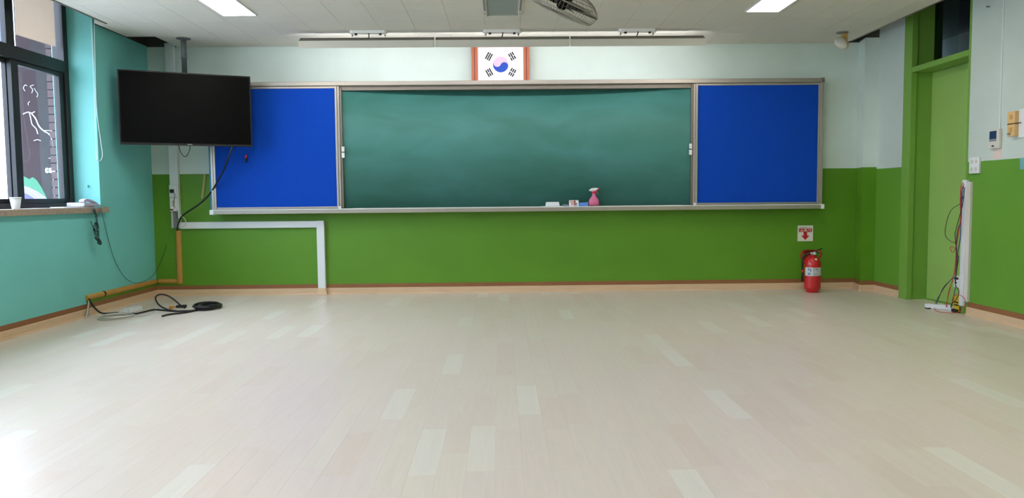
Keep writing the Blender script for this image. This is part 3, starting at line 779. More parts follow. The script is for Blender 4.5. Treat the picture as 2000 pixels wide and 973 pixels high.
build('pole', MB().lathe([(0.0235, 1.75), (0.0235, 2.296), (0.029, 2.296), (0.029, 2.312), (0.0235, 2.312)], (PX0.x, PX0.y, 0), 20), M_poledark, tv)
build('ceiling_flange', MB().lathe([(0.066, 0), (0.066, 0.006), (0.03, 0.010), (0.03, 0.012)], (PX0.x, PX0.y, ZC), 24, (0, 0, -1)), M_poledark, tv)
build('mount_arm', MB().obox(PX0 + NV * 0.055 + Z * 1.84, U, NV, Z, 0.10, 0.06, 0.11), M_poledark, tv)
c_ = [(-2.9955, 7.2500, 1.4796), (-2.9876, 7.2500, 1.4369), (-2.9701, 7.2500, 1.3988), (-2.9473, 7.2500, 1.3749), (-2.9232, 7.2500, 1.3841), (-2.9030, 7.2500, 1.4172), (-2.8920, 7.2500, 1.4551), (-2.8910, 7.2500, 1.4835)]
build('cable_loop', tb(c_, 0.0035, seg=6), M_cable, tv)
c_ = [(-2.5096, 7.3000, 1.4789), (-2.5409, 7.3000, 1.4027)] + [(-2.6519, 7.4500, 1.2654)] + [(-2.7745, 7.6000, 1.1471)] + [(-2.8942, 7.6800, 1.0182), (-2.9987, 7.6800, 0.9228), (-3.1178, 7.6800, 0.8478)] + [(-3.1971, 7.7200, 0.7916), (-3.2249, 7.7200, 0.7305), (-3.2376, 7.7200, 0.6641)]
build('power_cord', tb(c_, 0.0085, seg=10), M_cable, tv)

# ---------------------------------------------------------------- cable trunking and outlets, left
t_ = thing('cable_riser', (-3.265, YB, 0.69), 'white vertical cable trunking behind the television with outlets near its foot', 'cable trunking')
build('trunk', bx(-3.308, -3.222, 7.752, YB, 1.122, 2.52), M_white, t_, bevel=0.003)
build('back_channel', bx(-3.300, -3.232, 7.788, YB, 0.690, 0.862), M_grey, t_)
build('channel_edge', bx(-3.304, -3.298, 7.752, YB, 0.690, 0.862), M_white, t_)
build('channel_edge', bx(-3.236, -3.226, 7.752, YB, 0.690, 1.122), M_white, t_)
o1 = build('outlet_box', bx(-3.312, -3.238, 7.742, YB, 0.998, 1.122), M_white, t_, bevel=0.003)
o2 = build('outlet_box', bx(-3.310, -3.238, 7.742, YB, 0.860, 0.994), M_white, t_, bevel=0.003)
for z_ in (0.950, 0.905):
    build('socket', MB().lathe([(0.019, 0), (0.019, 0.003), (0.014, 0.003), (0.014, 0.001)], (-3.274, 7.742, z_), 16, (0, -1, 0)), M_offwhite, o2)
build('switch', bx(-3.306, -3.276, 7.730, 7.742, 0.868, 0.884), M_darkred, o2, bevel=0.002)
t_ = thing('black_plug', (-3.278, 7.735, 1.03), 'square black plug in the upper outlet box below the television', 'plug')
build('plug_body', bx(-3.296, -3.260, 7.712, 7.742, 1.042, 1.078), M_black, t_, bevel=0.005)
build('cord', tb([(-3.2505, 7.7250, 1.0420), (-3.2491, 7.7250, 1.0114), (-3.2583, 7.7250, 0.9707), (-3.2652, 7.7250, 0.9249), (-3.2693, 7.7250, 0.8841)], 0.003, seg=6), M_cable, t_)
t_ = thing('white_plug', (-3.27, 7.735, 0.90), 'white plug with looping white cord in the lower outlet box', 'plug')
build('plug_body', MB().lathe([(0.017, 0), (0.017, 0.02), (0.011, 0.034)], (-3.274, 7.739, 0.900), 14, (0, -1, -0.25)), M_white, t_)
build('cord', tb([(-3.2332, 7.7050, 0.8790), (-3.2135, 7.7050, 0.8635), (-3.1849, 7.7050, 0.8174), (-3.1556, 7.7050, 0.7865), (-3.1415, 7.7050, 0.7557), (-3.1478, 7.7050, 0.7252), (-3.1739, 7.7050, 0.7050), (-3.2050, 7.7050, 0.6900)], 0.0045, seg=8), M_wcable, t_)
t_ = build('thin_outlet_cord', tb([(-3.2486, 7.7500, 0.8374), (-3.2474, 7.7500, 0.8015), (-3.2305, 7.7500, 0.7757), (-3.2162, 7.7500, 0.7499)], 0.003, seg=6), M_greywire)
tag(t_, 'short thin grey cord below the lower outlet box', 'cord')
t_ = thing('wall_trunking', (-2.5, YB, 0.06), 'white cable trunking running along the green wall and down to the floor', 'cable trunking')
build('horizontal_run', bx(-3.224, -1.856, 7.762, YB, 0.682, 0.748), M_white, t_, bevel=0.003)
build('vertical_run', bx(-1.858, -1.782, 7.755, YB, 0.066, 0.750), M_white, t_, bevel=0.003)
vs = [(-1.873, 7.735, 0.0), (-1.764, 7.735, 0.0), (-1.764, YB, 0.0), (-1.873, YB, 0.0), (-1.856, 7.748, 0.068), (-1.780, 7.748, 0.068), (-1.780, YB, 0.068), (-1.856, YB, 0.068)]
build('wood_foot', MB().add(vs, [(3, 2, 1, 0), (4, 5, 6, 7), (0, 1, 5, 4), (1, 2, 6, 5), (2, 3, 7, 6), (3, 0, 4, 7)]), M_skirt, t_, bevel=0.002)
def half_round(a, b2, nrm, r_):
    """half-round cover from a to b2, bulging along nrm"""
    a = Vector(a); b2 = Vector(b2); d = (b2 - a); ln = d.length; d.normalize(); nrm = Vector(nrm); sd = d.cross(nrm)
    poly = [(r_ * math.cos(q * PI / 10), 0.9 * r_ * math.sin(q * PI / 10)) for q in range(11)]
    return MB().prism(poly, lambda u, v, s_: a + d * s_ + sd * u + nrm * v, 0, ln)
t_ = thing('floor_conduit', (XL, 7.2, 0.13), 'tan half-round cable conduit along the left corner of the room', 'conduit')
build('conduit_run', half_round((XL, 6.47, 0.155), (XL, 7.775, 0.150), (1, 0, 0), 0.024), M_tan, t_)
build('conduit_run', half_round((XL + 0.025, YB, 0.150), (-3.262, YB, 0.150), (0, -1, 0), 0.022), M_tan, t_)
build('conduit_run', half_round((-3.262, YB, 0.125), (-3.258, YB, 0.665), (0, -1, 0), 0.029), M_tan, t_)
build('tape_joint', half_round((XL + 0.001, 6.745, 0.155), (XL + 0.001, 6.765, 0.155), (1, 0, 0), 0.026), M_black, t_)
t_ = build('green_paint_strip', bx(XL, XL + 0.0015, 6.48, YB - 0.01, 0.105, 0.142), M_back)
structure(t_); t_.name = 'trim_1'
c_ = [(-2.9698, 7.7920, 1.2295), (-2.9746, 7.7920, 1.1681), (-2.9852, 7.7920, 1.0861), (-3.0043, 7.7920, 0.9835)]
mb = MB()
mb.prism([(c_[0][0] - 0.011, c_[0][2]), (c_[0][0] + 0.011, c_[0][2]), (c_[1][0] + 0.011, c_[1][2]), (c_[3][0] + 0.013, c_[3][2]), (c_[3][0] - 0.013, c_[3][2]), (c_[1][0] - 0.011, c_[1][2])], lambda a, b2, d: (a, d, b2), 7.788, 7.799)
t_ = build('wall_strip', mb, mat('pale_olive_strip', rgb(160, 160, 90), 0.6)); tag(t_, 'short olive strip left on the green wall beside the chalkboard', 'wall strip')

# ---------------------------------------------------------------- sill: cup, papers, telephone, cords
def at_sill(x, y): return (x, y, 0.9155)
c_ = [(-3.5700, 5.7153, 0.9328), (-3.5700, 5.6582, 0.9931), (-3.5700, 5.7839, 0.9928), (-3.5700, 5.6637, 0.9185), (-3.5700, 5.7592, 0.9170)]
ccy = c_[0][1]
t_ = thing('paper_cup', at_sill(-3.57, ccy), 'white paper cup standing on the window sill', 'cup')
build('cup', MB().lathe([(0.0265, 0), (0.0265, 0.004), (0.0375, 0.082), (0.0355, 0.082), (0.025, 0.006), (0.0, 0.006)], at_sill(-3.57, ccy), 24), M_white, t_)
build('rim', MB().lathe([(0.0365, 0.080), (0.0395, 0.082), (0.0395, 0.085), (0.0365, 0.087), (0.0355, 0.082)], at_sill(-3.57, ccy), 24), M_white, t_)
c_ = [(-3.5300, 5.7398, 0.9132), (-3.5300, 6.1033, 0.9074)]
t_ = build('paper_sheet', bx(-3.60, -3.485, c_[0][1], c_[1][1], 0.9155, 0.9185), M_paper); tag(t_, 'white sheet of paper lying on the sill between cup and telephone', 'paper')
c_ = [(-3.5500, 6.2092, 0.9182), (-3.5500, 6.6674, 0.9118)]
t_ = build('paper_pile', bx(-3.61, -3.495, c_[0][1], c_[1][1], 0.9155, 0.924), M_paper, bevel=0.002); tag(t_, 'thin pile of papers under the telephone on the sill', 'paper')
y0, y1 = c_[1][1] - 0.175, c_[1][1] + 0.09
t_ = thing('telephone', ((-3.55), (y0 + y1) / 2, 0.924), 'white desk telephone lying at the far end of the window sill', 'telephone')
poly = [(y0, 0.926), (y1, 0.926), (y1 + 0.008, 0.933), (y1 - 0.03, 0.944), (y0 + 0.02, 0.958), (y0, 0.955)]
bd = build('body', MB().prism(poly, lambda a, b2, d: (d, a, b2), -3.635, -3.485), mat('phone_white', rgb(186, 182, 200), 0.4), t_, bevel=0.006)
build('base_plate', bx(-3.63, -3.49, y0 + 0.10, y1 + 0.004, 0.9242, 0.929), M_black, t_)
hs = [(y0 + 0.002, 0.962), (y0 + 0.008, 0.980), (y0 + 0.05, 0.990), (y0 + 0.12, 0.982), (y0 + 0.20, 0.962), (y0 + 0.235, 0.946), (y0 + 0.20, 0.950), (y0 + 0.10, 0.966), (y0 + 0.045, 0.970), (y0 + 0.040, 0.958)]
hh = build('handset', MB().prism(hs, lambda a, b2, d: (d, a, b2), -3.535, -3.490), MATS['phone_white'], t_, bevel=0.004)
for r_ in range(4):
    for q in range(3):
        build('key', bx(-3.62 + q * 0.022, -3.606 + q * 0.022, y0 + 0.09 + r_ * 0.022, y0 + 0.103 + r_ * 0.022, 0.944 - r_ * 0.004, 0.953 - r_ * 0.004), M_grey, bd)
# coiled cord in two hanks
def coil(pts, r_, turns, wr):
    P = catmull([Vector(p) for p in pts], 60); n_ = len(P); out = []
    for i, p in enumerate(P):
        tt = (P[min(i + 1, n_ - 1)] - P[max(i - 1, 0)]).normalized(); u = tt.orthogonal().normalized(); u = Vector((1, 0, 0)) - tt * tt.x; u.normalize(); v = tt.cross(u)
        q = 2 * PI * turns * i / n_
        out.append(p + (u * math.cos(q) + v * math.sin(q)) * r_)
    return tb(out, wr, seg=5, smooth=1)
t_ = thing('handset_cord', [(-3.4600, 6.6196, 0.6137)][0], 'knotted dark coiled handset cord dangling from the sill', 'cord')
build('coil', coil([(-3.4450, 6.5583, 0.9036), (-3.4450, 6.5866, 0.8510), (-3.4450, 6.5971, 0.7810), (-3.4450, 6.5981, 0.6979), (-3.4450, 6.6166, 0.6225)], 0.0085, 26, 0.0028), M_gcable, t_)
build('coil', coil([(-3.4370, 6.5937, 0.6325), (-3.4370, 6.5546, 0.6608), (-3.4370, 6.5428, 0.7135), (-3.4370, 6.5369, 0.7397), (-3.4370, 6.5735, 0.7817), (-3.4370, 6.5953, 0.7461), (-3.4370, 6.5967, 0.6673)], 0.0085, 26, 0.0028), M_gcable, t_)
build('knot', coil([(-3.4370, 6.5869, 0.6504), (-3.4370, 6.6180, 0.6223), (-3.4370, 6.6248, 0.6043), (-3.4370, 6.5925, 0.6194)], 0.009, 10, 0.004), M_gcable, t_)
build('loose_end', tb([(-3.4450, 6.5006, 0.8015), (-3.4450, 6.5218, 0.7663), (-3.4450, 6.5432, 0.7308)], 0.003, seg=6), M_gcable, t_)
build('loop', tb([(-3.4520, 6.6459, 0.8980), (-3.4520, 6.6696, 0.8800), (-3.4520, 6.6588, 0.8538), (-3.4520, 6.6158, 0.8417)], 0.0025, seg=6), M_gcable, t_)
c_ = [(-3.4550, 6.6950, 0.9105), (-3.4550, 6.7082, 0.8660)] + [(-3.4900, 6.8256, 0.7330), (-3.4900, 6.8841, 0.5892), (-3.4900, 6.9453, 0.4608), (-3.4900, 7.0285, 0.3512), (-3.4900, 7.1352, 0.2602), (-3.4900, 7.2588, 0.2035), (-3.4900, 7.3899, 0.1791)] + [(-3.4700, 7.5293, 0.1934)] + [(-3.5003, 7.7800, 0.2394), (-3.4447, 7.7800, 0.3427), (-3.4051, 7.7800, 0.4356), (-3.3757, 7.7800, 0.5285)]
t_ = build('telephone_line', tb(c_, 0.0022, seg=6), M_gcable); tag(t_, 'thin dark line sagging from the sill along the corner to the green wall', 'cord')
c_ = [(-3.4400, 6.6963, 2.4970), (-3.4400, 6.6692, 1.8089), (-3.4400, 6.7100, 1.5086), (-3.4400, 6.7326, 1.3785), (-3.4400, 6.7019, 1.3198), (-3.4400, 6.6511, 1.3174), (-3.4400, 6.6310, 1.3728), (-3.4400, 6.6433, 1.8917), (-3.4400, 6.6473, 2.4987)]
t_ = build('blind_cord', tb([(-3.44, p[1], p[2]) for p in c_], 0.0024, seg=6, smooth=6), M_white); tag(t_, 'white looped blind cord hanging beside the window', 'blind cord')
c_ = [(-3.7650, 6.1393, 2.5574), (-3.7650, 6.6832, 2.6706), (-3.7650, 6.6717, 2.3613), (-3.7650, 6.1303, 2.3756)]
mb = MB().prism([(c_[0][1] + 0.0, 2.215 + 0.055), (c_[2][1], 2.235 + 0.045), (c_[2][1], 2.74), (c_[0][1], 2.74)], lambda a, b2, d: (d, a, b2), -3.764, -3.761)
t_ = build('window_card', mb, M_card); tag(t_, 'beige card stuck on the upper window pane', 'card')

# ---------------------------------------------------------------- cables on the floor, left
t_ = thing('black_cable', (-2.9, 6.8, 0), 'long black cable looping over the floor into a round coil', 'cable')
r_ = 0.0075
c_ = [(-3.475, 6.475, 0.15), (-3.462, 6.50, 0.09), (-3.44, 6.55, 0.03), (-3.40, 6.56, 0.010), (-3.30, 6.60, 0.008)] + [(-3.1324, 6.5360, 0.0080), (-3.1004, 6.6358, 0.0080), (-3.0725, 6.7698, 0.0080), (-2.9750, 6.7314, 0.0080), (-2.8470, 6.6609, 0.0080), (-2.7529, 6.6687, 0.0080), (-2.6662, 6.7074, 0.0080), (-2.6571, 6.7993, 0.0080)]
build('run', tb(c_, r_, seg=8), M_cable, t_)
c_ = [(-2.8183, 6.6453, 0.0100)] + [(-2.9733, 6.8000, 0.0070), (-3.0350, 6.8000, 0.0442), (-3.0645, 6.8000, 0.0948), (-3.0542, 6.8000, 0.1266), (-3.0086, 6.8000, 0.1398), (-2.9463, 6.8000, 0.1209), (-2.8893, 6.8000, 0.0791), (-2.8502, 6.8000, 0.0421)] + [(-2.8125, 6.8156, 0.0120)]
build('raised_loop', tb(c_, r_, seg=8), M_cable, t_)
build('tail', tb([(-2.8287, 6.3864, 0.0080), (-2.8203, 6.4554, 0.0080), (-2.7831, 6.5095, 0.0080), (-2.7154, 6.5767, 0.0080), (-2.6738, 6.6927, 0.0080)], r_, seg=8), M_cable, t_)
cc = [(-2.6228, 6.8514, 0.0000)][0]
pts = []
for i in range(84):
    q = 2 * PI * i / 14; k = i / 14
    pts.append((cc[0] + (0.095 + 0.012 * math.sin(k * 2.3)) * math.cos(q) + 0.012 * math.sin(k * 3.1), cc[1] + (0.15 + 0.02 * math.cos(k * 1.9)) * math.sin(q), 0.008 + 0.006 * k + 0.004 * math.sin(q * 1.0 + k)))
build('coil', tb(pts, r_, seg=7, smooth=2), M_cable, t_)
t_ = thing('plug_cluster', [(-2.9184, 6.9386, 0.0000)][0], 'small black plugs with an orange tip lying beside the cable coil', 'plug')
q_ = [(-2.9711, 6.8788, 0.0000), (-2.9381, 6.8762, 0.0000), (-2.9283, 6.9073, 0.0000), (-2.8674, 6.9832, 0.0000)]
build('orange_tip', MB().obox(Vector((q_[0][0] + 0.008, q_[0][1], 0.013)), (1, 0.15, 0), (-0.15, 1, 0), (0, 0, 1), 0.018, 0.012, 0.012), M_orange, t_, bevel=0.003)
build('plug_body', MB().obox(Vector((q_[2][0] + 0.035, q_[2][1] + 0.02, 0.014)), (1, 0.3, 0), (-0.3, 1, 0), (0, 0, 1), 0.045, 0.014, 0.012), M_black, t_, bevel=0.004)
build('thin_wire', tb([(-2.9404, 6.8177, 0.0040), (-3.0061, 7.0157, 0.0040), (-2.9300, 6.9119, 0.0040)], 0.002, seg=5), M_greywire, t_)
t_ = thing('grey_cable', [(-3.2192, 6.3707, 0.0000)][0], 'pale grey cable lying in loose rings by the left baseboard', 'cable')
cc = [(-3.2324, 6.3716, 0.0000)][0]
pts = []
for i in range(54):
    q = 2 * PI * i / 18 + 0.5; k = i / 18
    pts.append((cc[0] + (0.098 + 0.010 * k) * math.cos(q) + 0.015 * k, cc[1] + (0.13 + 0.01 * math.sin(k * 3)) * math.sin(q), 0.006 + 0.006 * k))
build('rings', tb(pts, 0.005, seg=7, smooth=2), M_wcable, t_)
c_ = [(-3.478, 6.478, 0.135), (-3.470, 6.42, 0.02)] + [(-3.4332, 6.3217, 0.0060), (-3.4319, 6.4304, 0.0060), (-3.3508, 6.4802, 0.0060), (-3.2449, 6.5004, 0.0060)]
build('run', tb(c_, 0.004, seg=7), M_wcable, t_)
build('run', tb([(-3.1759, 6.4735, 0.0050), (-3.0444, 6.4217, 0.0050), (-2.9870, 6.5016, 0.0050), (-3.0443, 6.7265, 0.0050), (-3.0910, 6.9338, 0.0050), (-3.0269, 6.9775, 0.0050)], 0.003, seg=6), M_wcable, t_)
q_ = [(-3.2673, 6.5986, 0.0000), (-3.2505, 6.9009, 0.0000)]
a = Vector(q_[0]); b2 = Vector((q_[1][0] + 0.02, q_[1][1] - 0.10, 0)); dd = (b2 - a).normalized(); nn = Vector((-dd.y, dd.x, 0))
mid = (a + b2) / 2
t_ = thing('power_adapter', (mid.x, mid.y, 0), 'white power adapter block lying on the floor by the grey cable', 'adapter')
build('adapter_body', MB().obox(mid + Vector((0.02, 0.02, 0.021)), dd, nn, (0, 0, 1), 0.085, 0.034, 0.020), M_white, t_, bevel=0.006)
build('strain_relief', MB().obox(a + dd * 0.012 + Vector((0.0, 0.0, 0.016)), dd, nn, (0, 0, 1), 0.030, 0.018, 0.013), M_white, t_, bevel=0.004)
mb = MB().prism([(6.40, 0.002), (6.475, 0.002), (6.475, 0.13)], lambda a_, b_, d: (d, a_, b_), XL + 0.022, XL + 0.0235)
t_ = build('tape_flap', mb, mat('greyish_tape', rgb(176, 166, 150), 0.5)); tag(t_, 'grey triangular flap of tape at the end of the tan conduit', 'tape')

# ---------------------------------------------------------------- fire extinguisher, bracket, sign
EX = [(3.0803, 7.5300, 0.0552)][0]; ex_, ey_ = EX[0], 7.53
t_ = thing('fire_extinguisher', (ex_, ey_, 0), 'red fire extinguisher with white label standing on the floor by the wall', 'fire extinguisher')
build('cylinder', MB().lathe([(0.058, 0.0), (0.062, 0.004), (0.064, 0.022), (0.076, 0.034), (0.079, 0.05), (0.079, 0.275), (0.075, 0.305), (0.062, 0.334), (0.042, 0.352), (0.024, 0.358), (0.022, 0.372)], (ex_, ey_, 0.001), 36), M_red, t_)
lb = MB(); vs = []; fs = []
for k in range(25):
    q = -PI * 0.98 + PI * 0.98 * k / 24 + 0.1
    for z_ in (0.168, 0.252): vs.append((ex_ + 0.0797 * math.cos(q), ey_ + 0.0797 * math.sin(q), z_))
for k in range(24): fs.append((2 * k, 2 * k + 2, 2 * k + 3, 2 * k + 1))
lb.add(vs, fs, True)
lab = build('label', lb, mat('extinguisher_label', rgb(206, 208, 210), 0.5), t_)
def cylpatch(q0, q1, z0_, z1_, rr=0.0803):
    m_ = MB(); v_ = []; f_ = []
    for k in range(7):
        q = q0 + (q1 - q0) * k / 6
        for z_ in (z0_, z1_): v_.append((ex_ + rr * math.cos(q), ey_ + rr * math.sin(q), z_))
    for k in range(6): f_.append((2 * k, 2 * k + 2, 2 * k + 3, 2 * k + 1))
    return m_.add(v_, f_, True)
H_ = -PI / 2
pm = MB()
for (q0, q1, a, b2) in ((-0.30, 0.34, 0.246, 0.249), (-0.30, 0.34, 0.210, 0.213), (-0.30, 0.34, 0.172, 0.175), (-0.30, -0.27, 0.172, 0.249), (0.31, 0.34, 0.172, 0.249),
                        (-0.2, -0.1, 0.226, 0.236), (-0.02, 0.08, 0.228, 0.238), (0.12, 0.22, 0.224, 0.236), (-0.2, 0.2, 0.192, 0.196), (-0.2, 0.1, 0.184, 0.187)):
    m2 = cylpatch(H_ + q0, H_ + q1, a, b2); pm.add(m2.v, m2.f)
build('label_print', pm, M_ink, lab)
pm = MB()
for (q0, q1, a, b2) in ((-0.95, -0.75, 0.22, 0.246), (-0.70, -0.5, 0.21, 0.24), (-0.95, -0.6, 0.178, 0.20)):
    m2 = cylpatch(H_ + q0, H_ + q1, a, b2); pm.add(m2.v, m2.f)
build('label_print', pm, mat('label_blue_print', rgb(120, 140, 176), 0.6), lab)
vs = [(ex_ + 0.0803 * math.cos(H_ + q), ey_ + 0.0803 * math.sin(H_ + q), z_) for q, z_ in ((0.50, 0.172), (0.62, 0.172), (0.98, 0.244), (1.1, 0.226), (0.86, 0.20))]
build('label_stripe', MB().add(vs, [(0, 1, 4), (0, 4, 2), (4, 3, 2), (1, 3, 4)]), M_darkred, lab)
build('inspection_spot', MB().lathe([(0.0, 0.0), (0.012, 0.0), (0.012, 0.001)], (ex_ + 0.004, ey_ - 0.064, 0.332), 14, (0, -1, 0.85)), M_offwhite, t_)
vl = MB().lathe([(0.020, 0.370), (0.020, 0.385), (0.016, 0.388), (0.016, 0.400)], (ex_, ey_, 0), 18)
vl.lathe([(0.010, -0.035), (0.010, 0.035)], (ex_, ey_, 0.388), 12, (1, 0, 0))
build('valve', vl, M_steel, t_)
ga = build('gauge', MB().lathe([(0.019, 0), (0.019, 0.012), (0.016, 0.014)], (ex_ + 0.004, ey_ - 0.018, 0.386), 20, (0, -1, 0.1)), M_steel, t_)
build('gauge_face', MB().lathe([(0.014, 0), (0.014, 0.001)], (ex_ + 0.004, ey_ - 0.0325, 0.3875), 18, (0, -1, 0.1)), M_offwhite, ga)
build('lever', MB().obox((ex_ + 0.038, ey_ - 0.004, 0.414), (0.93, 0, 0.36), (0, 1, 0), (-0.36, 0, 0.93), 0.055, 0.010, 0.004), M_black, t_, bevel=0.002)
build('lever', MB().obox((ex_ + 0.046, ey_ - 0.004, 0.391), (0.97, 0, -0.22), (0, 1, 0), (0.22, 0, 0.97), 0.046, 0.009, 0.003), M_black, t_, bevel=0.002)
hp = [(ex_ - 0.03, ey_ - 0.004, 0.389), (ex_ - 0.065, ey_ + 0.0, 0.376), (ex_ - 0.094, ey_ + 0.01, 0.340), (ex_ - 0.098, ey_ + 0.01, 0.28), (ex_ - 0.096, ey_ + 0.01, 0.23)]
build('hose', tb(hp, 0.009, seg=10), M_black, t_)
build('hose_clip', MB().lathe([(0.0115, 0), (0.0115, 0.022)], (ex_ - 0.0965, ey_ + 0.01, 0.20), 12), M_red, t_)
build('hose_band', MB().lathe([(0.0105, 0), (0.0105, 0.014)], (ex_ - 0.096, ey_ + 0.01, 0.172), 12), M_white, t_)
build('discharge_nozzle', MB().lathe([(0.013, 0.0), (0.012, 0.07), (0.009, 0.10), (0.009, 0.125)], (ex_ - 0.096, ey_ + 0.01, 0.108), 12), M_black, t_)
t_ = thing('extinguisher_bracket', (ex_, 7.79, 0.24), 'red wall bracket with strap loops behind the fire extinguisher', 'bracket')
bxp = [(3.0946, 7.7800, 0.3991), (3.2442, 7.7800, 0.2663)]
build('back_plate', bx(bxp[0][0], bxp[1][0] - 0.03, 7.786, 7.799, 0.245, 0.402), M_darkred, t_, bevel=0.004)
c_ = [(3.1011, 7.7700, 0.3998)] + [(3.0451, 7.7200, 0.3778), (3.0379, 7.7200, 0.3414), (3.0514, 7.7200, 0.3100)] + [(3.0592, 7.6600, 0.2890)]
build('strap', tb(c_, 0.008, seg=8), M_red, t_)
c_ = [(3.2010, 7.7700, 0.3987)] + [(3.2223, 7.7200, 0.3916), (3.2437, 7.7200, 0.3653), (3.2338, 7.7200, 0.3342)] + [(3.1780, 7.6600, 0.3136)]
build('strap', tb(c_, 0.008, seg=8), M_red, t_)
build('hook_arm', bx(bxp[0][0] + 0.01, bxp[1][0] - 0.04, 7.76, 7.79, 0.395, 0.403), M_darkred, t_, bevel=0.002)

sg = [(3.0288, 7.7970, 0.6528), (3.1866, 7.7970, 0.6513), (3.1920, 7.7970, 0.4914), (3.0314, 7.7970, 0.4905)]
sx0, sx1, sz0, sz1 = sg[0][0], sg[1][0], sg[3][2], sg[0][2]
t_ = thing('extinguisher_sign', ((sx0 + sx1) / 2, YB, sz0), 'square cream sign with red banner and red down arrow above the extinguisher', 'sign')
build('plate', bx(sx0, sx1, 7.795, 7.7995, sz0, sz1), M_cream, t_, bevel=0.0015)
scx = (sx0 + sx1) / 2; sh_ = sz1 - sz0
build('sign_edge', MB().box(sx0, sx1, 7.7935, 7.795, sz0, sz0 + 0.003).box(sx0, sx1, 7.7935, 7.795, sz1 - 0.003, sz1).box(sx0, sx0 + 0.003, 7.7935, 7.795, sz0 + 0.003, sz1 - 0.003).box(sx1 - 0.003, sx1, 7.7935, 7.795, sz0 + 0.003, sz1 - 0.003), M_offwhite, t_)
build('banner', bx(sx0 + 0.014, sx1 - 0.012, 7.7935, 7.7952, sz1 - sh_ * 0.42, sz1 - sh_ * 0.19), M_signred, t_)
lm = MB()
for du in (-0.0007, 0.0, 0.0007):                              # strokes thickened as on the printed sign
    l1 = text_mb('소화기', 0.033, lambda u, v, d: (scx + 0.001 + du + u * 1.26, 7.7930 + du * 0.05, sz1 - sh_ * 0.305 - 0.0035 + v + du * 0.6))
    lm.add(l1.v, l1.f)
build('lettering', lm, M_cream, t_)
ar = [(-0.0185, sh_ * 0.58), (0.0185, sh_ * 0.58), (0.0185, sh_ * 0.36), (0.043, sh_ * 0.36), (0.0, sh_ * 0.08), (-0.043, sh_ * 0.36), (-0.0185, sh_ * 0.36)]
build('arrow', MB().prism(ar, lambda a, b2, d: (scx + a, d, sz0 + b2), 7.7935, 7.7952), M_signred, t_)
build('small_print', bx(sx0 + 0.02, sx0 + 0.095, 7.7938, 7.7952, sz1 - sh_ * 0.14, sz1 - sh_ * 0.115), M_grey, t_)

# ---------------------------------------------------------------- right wall fittings
def on_right(y0, y1, z0, z1, t0, t1): return bx(XR - t1, XR - t0, min(y0, y1), max(y0, y1), z0, z1)
t_ = thing('outlet_plate', (XR, 5.97, 1.12), 'white four-hole outlet plate at the green paint line beside the door', 'outlet plate')
pl = build('plate', on_right(5.905, 6.030, 1.120, 1.245, 0.0, 0.018), M_white, t_, bevel=0.003)
for a in (5.94, 5.995):
    for z_ in (1.155, 1.212): build('socket', MB().lathe([(0.016, 0), (0.016, 0.002), (0.011, 0.002), (0.011, 0.0005)], (XR - 0.018, a, z_), 14, (-1, 0, 0)), M_offwhite, pl)
t_ = thing('thermostat', (XR, 5.71, 1.295), 'cream wall thermostat with dark display and thin conduit above', 'thermostat')
bd = build('body', on_right(5.665, 5.785, 1.297, 1.440, 0.0, 0.026), M_offwhite, t_, bevel=0.006)
build('display', on_right(5.692, 5.772, 1.368, 1.428, 0.0245, 0.0275), M_lcd, bd)
build('key_strip', on_right(5.692, 5.772, 1.352, 1.366, 0.0245, 0.0275), M_grey, bd)
build('button', on_right(5.718, 5.742, 1.312, 1.322, 0.0245, 0.029), M_black, bd, bevel=0.001)
build('conduit', on_right(5.684, 5.694, 1.440, 2.60, 0.0, 0.008), M_white, t_)
t_ = build('bare_patch', on_right(5.665, 5.765, 1.222, 1.295, 0.0, 0.001), M_pinkpatch); structure(t_); t_.name = 'trim_2'
t_ = thing('wall_intercom', (XR, 5.5, 1.37), 'beige two-part switch box fixed to the right wall at the picture edge', 'switch box')
for z0_ in (1.372, 1.463):
    b_ = build('housing', on_right(5.470, 5.550, z0_, z0_ + 0.086, 0.0, 0.042), M_beige, t_, bevel=0.004)
    build('rocker', on_right(5.495, 5.525, z0_ + 0.03, z0_ + 0.062, 0.041, 0.045), M_yellowed, b_, bevel=0.002)
build('label_dot', on_right(5.51, 5.545, 1.382, 1.398, 0.041, 0.0435), M_grey, t_)
build('back_plate', on_right(5.38, 5.47, 1.36, 1.56, 0.0, 0.012), M_white, t_)
build('link_cord', tb([(XR - 0.044, 5.545, 1.459), (XR - 0.03, 5.465, 1.461), (XR - 0.014, 5.44, 1.463)], 0.003, seg=6), M_cable, t_)
t_ = build('teal_notice', on_right(5.25, 5.457, 1.133, 1.214, 0.0, 0.002), M_tealpaper); tag(t_, 'pale teal notice card at the right picture edge on green wall', 'notice')
t_ = build('wall_nail', MB().lathe([(0.004, 0), (0.004, 0.02), (0.008, 0.021), (0.008, 0.024)], [(3.7100, 5.8617, 2.3723)][0], 8, (-1, 0, 0)), M_grey); tag(t_, 'small grey nail high on the white wall right of the door', 'nail')
t_ = thing('door_trunking', (XR, 6.06, 0.065), 'white vertical cable trunking on the wall edge beside the door', 'cable trunking')
build('cover', on_right(6.045, 6.098, 0.066, 1.072, 0.004, 0.026), M_white, t_, bevel=0.002)
build('base_channel', on_right(5.995, 6.045, 0.105, 1.056, 0.0, 0.022), M_offwhite, t_, bevel=0.002)
t_ = thing('hanging_outlet', (XR - 0.02, 6.13, 0.205), 'white double outlet hanging at the door side of the white trunking', 'outlet')
ob_ = build('outlet_body', bx(XR - 0.030, XR - 0.004, 6.099, 6.168, 0.205, 0.300), M_white, t_, bevel=0.003)
build('socket_recess', bx(XR - 0.032, XR - 0.0295, 6.104, 6.160, 0.270, 0.288), M_black, ob_)
build('socket_recess', bx(XR - 0.032, XR - 0.0295, 6.122, 6.142, 0.238, 0.250), M_black, ob_)
